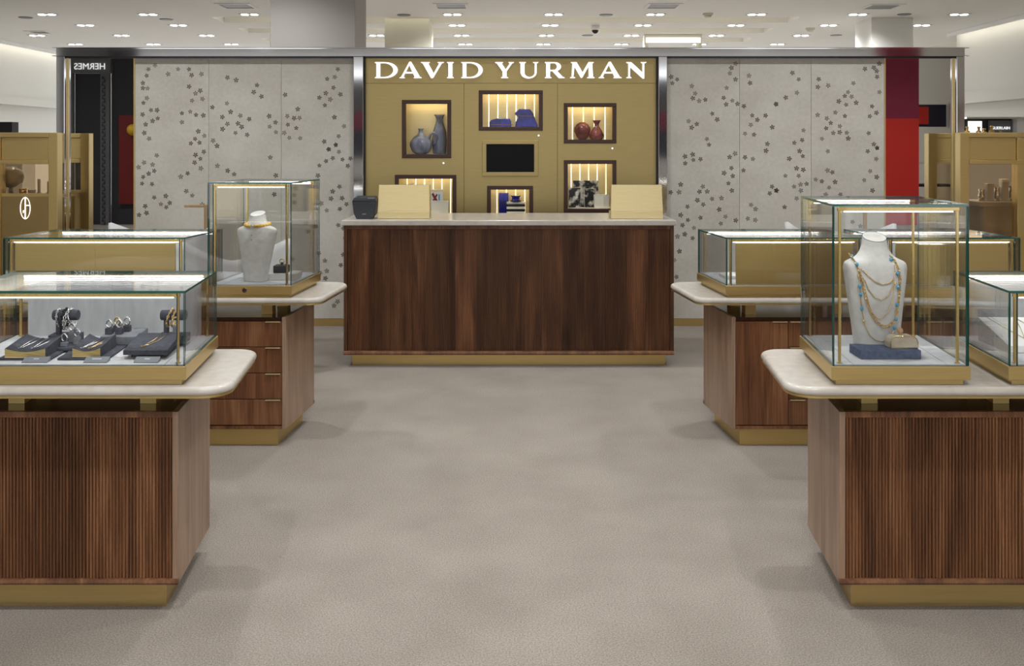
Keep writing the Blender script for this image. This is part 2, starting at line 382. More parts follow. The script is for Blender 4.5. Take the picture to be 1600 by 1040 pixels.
# flowered panels
FL = [  # (crop origin x, y, px per source px, points)
 (205,85,6.933,[(260,118),(187,160),(168,230),(127,310),(127,365),(178,368),(170,473),(133,525),(215,603),(280,603),(124,650),(288,692),(232,720),(157,758),(142,850),(195,912),(400,213),(508,160),(627,160),(655,225),(762,213),(627,348),(748,392),(697,422),(772,482),(660,500),(550,637),(640,620),(703,655),(782,660),(550,733),(728,832),(792,880),(692,915),(740,955),(647,963),(880,572),(1037,530),(1077,622),(987,678),(1183,663),(1157,747),(1043,752),(990,808),(1197,785),(1130,850),(887,933),(930,990),(1043,250),(1137,278)]),
 (205,225,6.933,[(277,122),(140,200),(232,222),(80,250),(250,290),(190,320),(130,355),(118,427),(226,432),(375,562),(250,578),(322,650),(418,637),(380,683),(152,672),(167,745),(85,767),(538,353),(612,317),(597,510),(662,557),(770,655),(697,118),(787,83),(750,158),(688,200),(755,262),(935,235),(1045,288),(1115,326)]),
 (380,85,6.933,[(150,333),(115,408),(198,455),(282,668),(350,735),(287,782),(355,842),(65,700),(43,870),(455,437),(592,592),(478,668),(552,690),(610,687),(485,760),(575,797),(445,850),(500,902),(617,907),(1025,160),(992,245),(910,265),(978,360),(895,420),(825,468),(1053,433),(943,487),(885,550),(988,680),(1093,777),(1035,885),(878,943),(1002,975),(925,1025)]),
 (1040,85,6.933,[(60,243),(125,270),(73,312),(283,342),(320,423),(295,475),(363,503),(430,490),(757,100),(713,145),(695,205),(757,270),(660,362),(628,470),(722,500),(655,541),(778,535),(848,560),(505,642),(558,705),(248,722),(338,753),(282,792),(447,915),(470,978),(903,230),(915,310),(1197,538),(938,660),(1083,662),(993,708),(922,762),(1155,788),(860,857),(958,868),(1102,968)]),
 (1210,85,6.933,[(195,200),(263,270),(243,415),(123,467),(18,538),(480,268),(582,337),(470,353),(855,312),(797,408),(762,450),(835,457),(697,507),(777,545),(885,523),(660,628),(468,655),(763,667),(567,693),(610,742),(560,800),(708,777),(637,850),(707,843),(783,848),(800,910),(515,913),(980,157),(1135,100),(1077,143),(1108,180),(1112,243),(1137,408),(1057,562),(1105,632),(1033,670),(1020,852),(1075,972),(1112,1012),(315,822),(300,927),(215,957)]),
 (1040,225,6.933,[(210,133),(293,112),(300,172),(378,163),(212,208),(693,140),(753,102),(860,143),(945,160),(713,260),(780,240),(843,285),(633,313),(727,345),(680,425),(163,437),(55,522),(145,520),(403,460),(367,515),(450,512),(717,503),(343,607),(502,593),(605,585),(408,653),(237,677),(580,708),(163,768),(242,822),(378,797),(648,785),(760,825),(183,877),(307,908),(598,860),(207,975),(292,1018),(890,807),(972,822),(925,658),(975,703),(1153,460),(1200,502),(1128,533),(1088,72)]),
 (1210,225,6.933,[(578,78),(1010,77),(1112,42),(1103,160),(272,75),(307,130),(160,157),(240,262),(312,278),(118,343),(263,343),(212,460),(283,438),(348,430),(287,503),(22,502),(240,588),(110,682),(447,383),(513,402),(657,410),(592,470),(575,285),(628,305),(1037,292),(972,390),(1107,357),(1062,502),(715,545),(555,548),(845,842),(932,888)]),
 (420,225,8.667,[(20,182),(95,425),(812,72),(908,15),(950,105),(867,190),(775,230),(998,208),(1105,195),(1070,295),(685,290),(665,425),(957,575),(865,640),(843,737),(993,732),(712,803),(1052,812),(785,897),(962,877),(370,598),(350,690),(352,790),(75,680)]),
 (400,340,6.5,[(640,360),(700,435),(862,480),(885,375),(835,75),(888,108),(905,210),(652,560),(720,540),(705,615),(828,850),(793,892),(515,55),(605,88),(535,140),(372,420)]),
 (1040,360,6.5,[(120,60),(60,130),(140,210),(90,300),(40,400),(110,470),(60,560),(150,620)]),
]
pts = [(ox+a/sc, oy+c/sc) for ox, oy, sc, L in FL for a, c in L]
EDG = [210.5, 326, 439.5, 552.5]; EDR = [1041.5, 1155.5, 1267.5, 1382]
PAN = [(EDG[i], EDG[i+1]) for i in range(3)]+[(EDR[i], EDR[i+1]) for i in range(3)]
for i, (a, c) in enumerate(PAN):
    o = MB().box(X(a)+.001, X(c)-.001, WALLY, WALLY+.30, ZB, ZT).build('wall_panel', 'paper', wall, bevel=.0015, seg=1)
    b = MB()
    for (u, v) in pts:
        if not (a+3 < u < c-3): continue
        x, z = X(u), Z(v); sc = random.uniform(.9, 1.1)*.0212; a0 = random.uniform(0, 2*PI); mi = 0 if random.random() < .6 else 1
        for k in range(5):
            t = a0+2*PI*k/5; d = Vector((math.cos(t), 0, math.sin(t))); e = Vector((-d.z, 0, d.x)); c0 = Vector((x, WALLY-.0015, z))
            q = [c0, c0+d*.6*sc+e*.29*sc, c0+d*.98*sc+e*.2*sc, c0+d*.88*sc, c0+d*.98*sc-e*.2*sc, c0+d*.6*sc-e*.29*sc]
            b.add(q, [(0,1,2,3,4,5)], mi)
    tag(b.build('blossom_print', ['blossom_dark', 'blossom_light'], o, fix=False), kind='stuff')
for a, c in ((EDG[0], EDG[-1]), (EDR[0], EDR[-1])):
    MB().box(X(a), X(c), WALLY-.012, WALLY+.29, 0, ZB).build('baseboard', 'brass', wall)
# mirrors at both ends
for a, c in ((105.5, 210), (1382.5, 1490)):
    MB().box(X(a), X(c), WALLY+.01, WALLY+.3, .0, ZT).build('mirror_panel', 'mirror', wall)
    for q in (a, c): MB().box(X(q)-.006, X(q)+.006, WALLY-.004, WALLY+.01, 0, ZT).build('mirror_trim', 'brass', wall)
# chrome posts and head rail
for a, c in ((92, 105), (553.5, 569), (1027.5, 1041), (1490.5, 1503)):
    q = MB(); q.box(X(a), X(c), WALLY-.05, WALLY+.3, 0, Z(89)).build('chrome_post', 'chrome', wall, bevel=.004)
for a in (569.2, 1025.0): MB().box(X(a), X(a)+.012, WALLY-.03, WALLY+.3, 0, ZT).build('shadow_strip', 'dark', wall)
MB().box(X(92), X(1503), WALLY-.05, WALLY+.3, Z(88), Z(76)).build('head_rail', 'chrome', wall)
for z in (76, 88.4): MB().box(X(88), X(1508), WALLY-.075, WALLY+.3, Z(z)-.003, Z(z)+.004).build('rail_fin', 'chrome', wall)
MB().box(X(105), X(1490), WALLY-.02, WALLY+.29, Z(91), Z(88.6)).build('shadow_gap', 'black', wall)

# brass sign wall with niches
def holes_panel(name, x0, x1, z0, z1, hs, m, parent, d0=0.0, d1=.02):
    b = MB(); hs = sorted(hs, key=lambda h: h[2]); z = z0
    for (a, c, e, f) in hs:
        e = max(e, z0)
        if e > z: b.box(x0, x1, WALLY+d0, WALLY+d1, z, e)
        b.box(x0, a, WALLY+d0, WALLY+d1, e, f); b.box(c, x1, WALLY+d0, WALLY+d1, e, f); z = f
    b.box(x0, x1, WALLY+d0, WALLY+d1, z, z1); return b.build(name, m, parent)
NI = {1:(628,705,156,247), 2:(748,848,141,204), 3:(881,963,161,224), 4:(617,713,273,342), 5:(761,833,290,345), 6:(881,963,250,332)}
def rect(k): a, c, t, bt = NI[k]; return (X(a), X(c), Z(bt), Z(t))
g = .0015
holes_panel('brass_panel', X(571), X(725)-g, .0, Z(130)-g, [rect(1), rect(4)], 'brass_wall', wall)
holes_panel('brass_panel', X(725)+g, X(871)-g, .0, Z(130)-g, [rect(2), rect(5)], 'brass_wall', wall)
holes_panel('brass_panel', X(871)+g, X(1025), .0, Z(130)-g, [rect(3), rect(6)], 'brass_wall', wall)
MB().box(X(571), X(1025), WALLY, WALLY+.02, Z(130)+g, ZT).build('sign_fascia', 'brass_wall', wall)
LINES = {1:0, 2:6, 3:4, 4:6, 5:4, 6:5}
for k in NI:
    x0, x1, z0, z1 = rect(k); fw = .033
    n = thing('display_niche', {1:'upper left walnut-framed niche holding the grey jug and tall vase',2:'top centre walnut-framed niche holding deep blue stones',3:'upper right walnut-framed niche holding two red vases',4:'lower left walnut-framed niche behind the brass monitor back',5:'lower centre walnut-framed niche holding the blue block',6:'lower right walnut-framed niche holding black and white photographs'}[k], 'niche', ((x0+x1)/2, WALLY, z0))
    for (a, c, e, f, nm) in ((x0, x1, z1-fw, z1, 0), (x0, x1, z0, z0+fw, 0), (x0, x0+fw, z0+fw, z1-fw, 0), (x1-fw, x1, z0+fw, z1-fw, 0)):
        MB().box(a, c, WALLY-.012, WALLY+.035, e, f).build('frame_rail', 'walnut_frame', n, bevel=.003)
    b = MB(); D = .26
    b.box(x0+.004, x0+.012, WALLY+.035, WALLY+D, z0+.004, z1-.004).box(x1-.012, x1-.004, WALLY+.035, WALLY+D, z0+.004, z1-.004)
    b.box(x0+.012, x1-.012, WALLY+.035, WALLY+D, z1-.012, z1-.004); b.box(x0+.012, x1-.012, WALLY+D-.008, WALLY+D, z0+.004, z1-.012)
    b.build('lining', 'brass_light', n)
    MB().box(x0+.012, x1-.012, WALLY+.035, WALLY+D-.008, z0+.004, z0+fw).build('shelf', 'frosted', n)
    MB().box(x0+fw, x1-fw, WALLY+.045, WALLY+.06, z1-.022, z1-.014).build('light_strip', 'niche_led', n)
    for j in range(LINES[k]):
        xx = x0+fw+(x1-x0-2*fw)*(j+.6)/LINES[k]
        MB().lathe([(.0028, z0+fw), (.0028, z1-.02)], (xx, WALLY+D-.014, 0), 8).build('glint_line', 'glint', n)  # glowing lines put in for highlights on the ribbed brass back
    if k in (1, 2, 3): MB().lathe([(.008,-.012),(.008,0)], (x1-.035 if k != 1 else x1-.065, WALLY, z0-.042), 10, axis='y').build('lock', 'chrome', n)
# small screen in brass bezel
n = thing('wall_screen', 'black screen in a brass bezel at the centre of the brass wall', 'screen', (X(797), WALLY, Z(275)))
x0, x1, z0, z1 = X(753.5), X(841), Z(275), Z(219)
for (a, c, e, f) in ((x0, x1, z1-.034, z1), (x0, x1, z0, z0+.034), (x0, x0+.036, z0+.034, z1-.034), (x1-.036, x1, z0+.034, z1-.034)):
    MB().box(a, c, WALLY-.014, WALLY-.0005, e, f).build('bezel', 'brass_wall', n, bevel=.002)
MB().box(x0+.036, x1-.036, WALLY-.006, WALLY-.0005, z0+.034, z1-.034).build('glass', 'screen', n)

# sign letters
def arc(cx, cy, rx, ry, a0, a1, n=12): return [(cx+rx*math.cos(math.radians(a0+(a1-a0)*i/n)), cy+ry*math.sin(math.radians(a0+(a1-a0)*i/n))) for i in range(n+1)]
D_ = ([(0,0),(.6,0)]+arc(.6,.5,.78,.5,-90,90,20)+[(0,1),(0,.95),(.09,.92),(.09,.08),(0,.05)], [[(.33,.08),(.55,.08)]+arc(.55,.5,.56,.42,-90,90,18)+[(.33,.92)]])
A_ = ([(0,0),(.34,0),(.34,.05),(.25,.07),(.35,.29),(.86,.29),(.97,.06),(.90,.05),(.90,0),(1.40,0),(1.40,.05),(1.30,.08),(.74,1.02),(.62,1.02),(.10,.08),(0,.05)], [[(.41,.39),(.81,.39),(.62,.80)]])
V_ = ([(0,1),(0,.95),(.1,.93),(.62,0),(.74,0),(1.28,.92),(1.40,.95),(1.40,1),(1.02,1),(1.02,.95),(1.12,.93),(.78,.30),(.45,.92),(.54,.95),(.54,1)], [])
I_ = ([(0,0),(.41,0),(.41,.05),(.33,.08),(.33,.92),(.41,.95),(.41,1),(0,1),(0,.95),(.08,.92),(.08,.08),(0,.05)], [])
Y_ = ([(.36,0),(.80,0),(.80,.05),(.70,.08),(.70,.42),(1.04,.92),(1.14,.95),(1.14,1),(.82,1),(.82,.95),(.90,.92),(.64,.54),(.40,.92),(.48,.95),(.48,1),(0,1),(0,.95),(.1,.92),(.45,.42),(.45,.08),(.36,.05)], [])
U_ = ([(0,1),(0,.95),(.08,.92)]+arc(.57,.36,.49,.38,180,360,18)+[(1.06,.92),(1.16,.95),(1.16,1),(.84,1),(.84,.95),(.94,.92)]+arc(.63,.36,.31,.28,360,180,16)+[(.32,.92),(.40,.95),(.40,1)], [])
R_ = ([(0,0),(.41,0),(.41,.05),(.32,.08),(.32,.43),(.46,.43),(.86,0),(1.22,0),(1.22,.05),(1.12,.07),(.76,.45)]+arc(.60,.715,.40,.285,-62,90,16)+[(0,1),(0,.95),(.08,.92),(.08,.08),(0,.05)], [[(.32,.52),(.56,.52)]+arc(.56,.72,.18,.20,-90,90,12)+[(.32,.92)]])
M_ = ([(0,0),(.32,0),(.32,.05),(.21,.08),(.27,.70),(.66,.02),(.74,.02),(1.13,.72),(1.14,.08),(1.04,.05),(1.04,0),(1.50,0),(1.50,.05),(1.41,.08),(1.36,.92),(1.45,.95),(1.45,1),(1.13,1),(.76,.36),(.40,1),(.05,1),(.05,.95),(.14,.92),(.09,.08),(0,.05)], [])
N_ = ([(0,0),(.32,0),(.32,.05),(.23,.08),(.23,.68),(1.00,-.03),(1.10,-.03),(1.10,.92),(1.22,.95),(1.22,1),(.88,1),(.88,.95),(.98,.92),(.98,.36),(.30,1),(0,1),(0,.95),(.12,.90),(.12,.08),(0,.05)], [])
def curve_mesh(polys, depth):
    c = bpy.data.curves.new('outline', 'CURVE'); c.dimensions = '2D'; c.fill_mode = 'BOTH'; c.extrude = depth/2
    for P in polys:
        s = c.splines.new('POLY'); s.points.add(len(P)-1); s.use_cyclic_u = True
        for q, p in zip(s.points, P): q.co = (p[0], p[1], 0, 1)
    o = bpy.data.objects.new('outline', c); COL.objects.link(o)
    dg = bpy.context.evaluated_depsgraph_get(); me = bpy.data.meshes.new_from_object(o.evaluated_get(dg))
    bpy.data.objects.remove(o); bpy.data.curves.remove(c); return me
sg = thing('wall_sign', 'large white illuminated letters reading DAVID YURMAN on the brass fascia', 'sign', (X(798), WALLY, Z(122.5)))
for ch, gl, a, c in (('d',D_,190,292),('a',A_,300,398),('v',V_,395,497),('i',I_,511,541),('d',D_,574,670),('y',Y_,725,808),('u',U_,832,917),('r',R_,946,1034),('m',M_,1058,1167),('a',A_,1185,1287),('n',N_,1308,1397)):
    a = 520+a/2.857; c = 520+c/2.857; W = max(p[0] for p in gl[0]); H = Z(97.2)-Z(122.3)
    polys = [gl[0]]+gl[1]; sx = (X(c)-X(a))/W
    me = curve_mesh([[(p[0]*sx, p[1]*H) for p in P] for P in polys], .025)
    me.name = 'letter_'+ch; me.materials.append(M['sign_face']); me.materials.append(M['chrome'])
    for p in me.polygons: p.material_index = 0 if abs(p.normal.z) > .5 else 1
    o = bpy.data.objects.new('letter_'+ch, me); COL.objects.link(o); o.parent = sg
    o.rotation_euler = (PI/2, 0, 0); o.location = (X(a)-sg.location.x, -.022, 0)

# ------------------------------------------------------------------ niche contents (world metres at the wall)
def at(p, q, d=.13): v = px(p, q, WALLY+d); return v
def lathe_thing(name, label, cat, mtl, prof, cx, zb, Y, n=28, **k):
    o = MB().lathe(prof, (0,0,0), n).build(name, mtl, None); o.location = (cx, Y, zb); return tag(o, label, cat, **k)
YN = WALLY+.14; kk = YN/F
zs = rect(1)[2]+.033
r = thing('ceramic_jug', 'squat grey blue ceramic jug with a loop handle', 'jug', ((658-CX)*kk, YN-.02, zs))
H = 39*kk
MB().lathe([(.042,0),(.078,.025),(.097,.075),(.094,.105),(.066,.145),(.03,.17),(.02,.185),(.019,.21),(.027,.222)], (0,0,0), 28).build('body', 'vase_blue', r, local=True)
MB().tube([(.068,0,.135),(.088,0,.175),(.115,0,.188),(.138,0,.168),(.142,0,.135),(.128,0,.105),(.102,0,.085)], [.012,.010,.009,.009,.009,.010,.012], 8).build('handle', 'vase_blue', r, local=True)
lathe_thing('ceramic_vase', 'tall grey blue ceramic vase with a flared neck', 'vase', 'vase_blue', [(.055,0),(.060,.05),(.063,.12),(.056,.2),(.034,.27),(.028,.30),(.034,.325),(.048,.345)], (686-CX)*kk, zs, YN+.05)
# deep blue stones
zs = rect(2)[2]+.033
def stone(name, label, pr, cx, seed):
    rnd = random.Random(seed); b = MB(); rs = []
    for f, s in ((-.05,.9),(-.03,1),(.03,1),(.06,.8)): rs.append([(cx+x+rnd.uniform(-.004,.004), YN+f, zs+z*(s*.25+.75)) for x, z in pr])
    b.rings(rs, True, True, 0, False); r = thing(name, label, 'stone', (cx, YN, zs))
    b.build('body', 'lapis', r, bevel=.004); return r
r = stone('blue_stone', 'low rough lapis blue stone lying on the left in the top niche', [(-.10,0),(.085,0),(.085,.05),(.07,.075),(-.02,.078),(-.085,.062),(-.10,.04)], (785-CX)*kk-.01, 1)
MB().box(r.location.x-.09, r.location.x+.10, YN-.054, YN-.049, zs+.016, zs+.022).build('vein', 'vein', r)
r = stone('blue_stone', 'tall wedge of polished lapis blue stone on the right in the top niche', [(-.07,0),(.125,0),(.13,.012),(.085,.125),(.06,.155),(-.035,.158),(-.075,.118),(-.04,.085),(-.06,.05)], (819-CX)*kk-.01, 2)
MB().box(r.location.x-.055, r.location.x+.085, YN-.054, YN-.049, zs+.092, zs+.098).build('vein', 'vein', r)
# red vases
zs = rect(3)[2]+.033
lathe_thing('ceramic_vase', 'round reddish brown vase with a blue grey shoulder', 'vase', 'vase_red', [(.03,0),(.055,.03),(.072,.075),(.070,.105),(.050,.135),(.026,.150),(.02,.152)], (910-CX)*kk, zs, YN)
lathe_thing('ceramic_vase', 'reddish brown vase with a narrow waist and trumpet neck', 'vase', 'vase_red', [(.045,0),(.062,.02),(.064,.04),(.045,.08),(.020,.115),(.018,.13),(.026,.15),(.037,.168)], (932-CX)*kk, zs, YN-.02)
# lower left niche: book and white box
zs = rect(4)[2]+.033
r = thing('picture_book', 'upright picture book with a pale cover and dark red cross', 'book', ((684-CX)*kk, YN+.02, zs))
MB().box(-.06,.045, -.012,.012, 0, .215).build('cover', 'book_cover', r, local=True, bevel=.002)
q = MB(); q.add([(-.055,-.0135,.17),(-.04,-.0135,.185),(.0,-.0135,.115),(-.015,-.0135,.10)], [(0,1,2,3)]); q.add([(-.05,-.0137,.11),(-.04,-.0137,.10),(.0,-.0137,.165),(-.012,-.0137,.175)], [(0,1,2,3)]); q.build('cross_print', 'book_red', r, local=True)
MB().box(.006,.017,-.0145,-.0125,.02,.17).build('blue_print', 'book_blue', r, local=True)
MB().box(-.06,.045,-.0145,-.0125,.198,.205).build('yellow_print', 'yellow', r, local=True)
def tub(cx, zz, wd, h, label, Y):
    r = thing('frosted_box', label, 'box', (cx, Y, zz))
    MB().prism([(-wd*.46,-.03),(wd*.46,-.03),(wd*.46,.03),(-wd*.46,.03)], 0, h, fn=lambda x, y, z: (x*(1+.09*z/h), y, z)).build('body', 'frosted', r, local=True, bevel=.003)
    MB().box(-wd*.49, wd*.49, -.032, .032, h, h+.004).build('lid', 'white', r, local=True); return r
tub((688-CX)*kk, zs, .155, .112, 'white translucent box in front of the picture book', YN-.04)
# lower centre niche
zs = rect(5)[2]+.033
r = thing('blue_block', 'upright deep blue textured block', 'ornament', ((787-CX)*kk, YN+.02, zs))
MB().box(-.042,.042,-.03,.03,0,.20).build('body', 'lapis', r, local=True, bevel=.004)
r = thing('striped_bottle', 'square black and cream striped bottle with a dark blue neck', 'bottle', ((806-CX)*kk, YN-.03, zs))
for j in range(6): MB().box(-.08,.08,-.035,.035,j*.021,j*.021+.0205).build('stripe', 'black' if j % 2 == 0 else 'frosted', r, local=True, bevel=.003)
MB().lathe([(.05,.126),(.036,.14),(.032,.16),(.044,.178)], (0,0,0), 20).build('neck', 'lapis', r, local=True)
# lower right niche: photographs and a box
zs = rect(6)[2]+.033
for i, (cx, wd, h, dy, lb) in enumerate([(916,.225,.235,.06,'wide black and white photograph at the back of the niche'),(898,.105,.175,.0,'black and white portrait photograph standing at the front left of the niche'),(922,.095,.165,.02,'black and white photograph of figures standing in the middle of the niche')]):
    r = thing('photograph', lb, 'photograph', ((cx-CX)*kk, YN+dy, zs))
    MB().box(-wd/2, wd/2, -.003, .003, 0, h).build('backing', 'white', r, local=True)
    MB().box(-wd/2+.002, wd/2-.002, -.0045, -.003, .002, h-.002).build('print', 'photo', r, local=True)
tub((939-CX)*kk, zs, .135, .112, 'white translucent box in front of the photographs', YN-.05)

# ------------------------------------------------------------------ counters
SH = .096
def frame(side, front):
    def fn(u, yy, z):
        return Vector((side*(1.095+u+SH*yy), (3.18+yy) if front else (5.40-yy), z))
    return fn
def board_mesh(w_, h, pitch=.0107):
    n = max(2, round(w_/pitch)); prof = []
    for i in range(n):
        x = w_*i/n; d = w_/n
        prof += [(x+d*.02, 0), (x+d*.15, 0), (x+d*.22, -.0050), (x+d*.38, -.0070), (x+d*.62, -.0070), (x+d*.78, -.0050), (x+d*.85, 0), (x+d*.98, 0)]
    return prof
def boards(fn, parent, u0, u1, z0, z1, mtl, wb=.15, face=0.0, sgn=1):
    n = round((u1-u0)/wb); wd = (u1-u0)/n
    for i in range(n):
        a = u0+i*wd+.0005; prof = board_mesh(wd-.001, z1-z0); b = MB()
        poly = [(a+p[0], face+.0085+sgn*p[1]) for p in prof]+[(a+wd-.001, face+.016), (a, face+.016)]
        nn = len(poly); vs = [fn(p[0], p[1], z0) for p in poly]+[fn(p[0], p[1], z1) for p in poly]
        b.add(vs, [tuple(range(nn))[::-1], tuple(range(nn, 2*nn))]+[(k, (k+1) % nn, nn+(k+1) % nn, nn+k) for k in range(nn)])
        b.build('fluted_board', mtl, parent)
LEN, DEP, ZBD, ZTOP = 1.62, .485, .0915, .664
def rounded(u0, u1, y0, y1, r0, r1, n=8):       # inner end rounded (r0 near y0, r1 near y1), outer end rounded alike
    p = []
    for (cx, cy, r, a) in ((u0+r0, y0+r0, r0, 180), (u1-r0, y0+r0, r0, 270), (u1-r1, y1-r1, r1, 0), (u0+r1, y1-r1, r1, 90)):
        p += [(cx+r*math.cos(math.radians(a+90*i/n)), cy+r*math.sin(math.radians(a+90*i/n))) for i in range(n+1)]
    return p
def counter(side, front, label):
    fn = frame(side, front); o = fn(0, 0, 0)
    R = thing('display_counter', label, 'counter', (o.x, o.y, 0))
    # brass plinth
    MB().box(.05, LEN-.05, .045, DEP-.03, 0, ZBD, fn=fn).build('plinth', 'brass', R)
    # carcass: end panels, top, bottom, frame rails, back rails
    MB().box(0, .02, 0, DEP, ZBD, ZTOP, fn=fn).build('end_panel', 'walnut_end_sheen', R, bevel=.0015)
    MB().box(LEN-.02, LEN, 0, DEP, ZBD, ZTOP, fn=fn).build('end_panel', 'walnut_end_sheen', R, bevel=.0015)
    MB().box(.0202, LEN-.0202, .017, DEP-.001, ZTOP-.018, ZTOP-.0005, fn=fn).build('top_board', 'walnut_dark', R)
    MB().box(.0202, LEN-.0202, 0, .0165, ZTOP-.020, ZTOP, fn=fn).build('top_rail', 'walnut', R, bevel=.0015)
    b = MB(); sec = [(-.006, ZBD+.002), (-.009, ZBD+.009), (-.006, ZBD+.017), (.0, ZBD+.020), (.0165, ZBD+.020), (.0165, ZBD)]
    b.rings([[fn(u, y, z) for y, z in sec] for u in (.0, LEN)], True, True, 0, False); b.build('bottom_moulding', 'walnut', R)
    MB().box(.0202, LEN-.0202, .017, DEP-.02, ZBD, ZBD+.018, fn=fn).build('bottom_board', 'walnut', R)
    boards(fn, R, .0205, LEN-.0205, ZBD+.0205, ZTOP-.0205, 'walnut')
    MB().box(.0205, LEN-.0205, .0165, .022, ZBD+.0185, ZTOP-.0185, fn=fn).build('front_backing', 'walnut_dark', R)
    # staff side: drawers and doors
    units = [('drawer', .40), ('door', .39), ('door', .39), ('drawer', .40)] if side < 0 else [('door', .27), ('drawer', .52), ('door', .27), ('drawer', .52)]
    MB().box(.0202, LEN-.0202, DEP-.030, DEP-.022, ZBD+.0185, ZTOP-.0185, fn=fn).build('back_board', 'walnut_dark', R)
    MB().box(.0202, LEN-.0202, DEP-.0218, DEP, ZBD, ZBD+.016, fn=fn).build('bottom_rail', 'walnut', R)
    u = .0205; zz0, zz1 = ZBD+.019, ZTOP-.020
    for kind, wd in units:
        nz = 4 if kind == 'drawer' else 1; h = (zz1-zz0)/nz
        for j in range(nz):
            d = MB().box(u+.0015, u+wd-.0015, DEP-.0218, DEP-.001, zz0+j*h+.002, zz0+(j+1)*h-.002, fn=fn).build(kind, 'walnut_drawer', R, bevel=.001, seg=1)
            inner = (side < 0) == (u < .1)
            pu = (u+.008, u+.083) if (kind == 'drawer') else (u+wd-.083, u+wd-.008)
            MB().box(pu[0], pu[1], DEP-.002, DEP+.007, zz0+(j+1)*h-.006, zz0+(j+1)*h-.001, fn=fn).build('pull', 'brass_light', d)
        u += wd
    # brass blocks carrying the slab, brass under-plate, stone slab
    for uu in (.10, .55, 1.0, 1.45):
        for yy in (.10, .34): MB().box(uu, uu+.055, yy, yy+.055, ZTOP, .7285, fn=fn).build('support_block', 'brass', R)
    OUT = rounded(-.185, LEN+.1, -.085, .51, .10, .07)
    ins = rounded(-.180, LEN+.095, -.080, .505, .098, .068)
    MB().prism(ins, .7285, .7365, fn=fn).build('under_plate', 'brass', R)
    rs = []
    c = Vector((sum(p[0] for p in OUT)/len(OUT), sum(p[1] for p in OUT)/len(OUT)))
    for z, e in ((.7366, .006), (.741, .001), (.748, -.001), (.756, .001), (.7615, .005), (.765, .013)):
        P = rounded(-.185+e, LEN+.1-e, -.085+e, .51-e, .10-e*.5, .07-e*.5)
        rs.append([fn(p[0], p[1], z) for p in P])
    MB().rings(rs, True, True, 0, True).build('stone_top', 'stone', R)
    return R
counter(-1, True, 'fluted walnut counter in the left foreground under the long glass case')
counter(1, True, 'fluted walnut counter in the right foreground under the tall glass case with the bust')
counter(-1, False, 'walnut counter with four stacked drawers showing, left of the cash desk')
counter(1, False, 'walnut counter with a plain door showing, right of the cash desk')

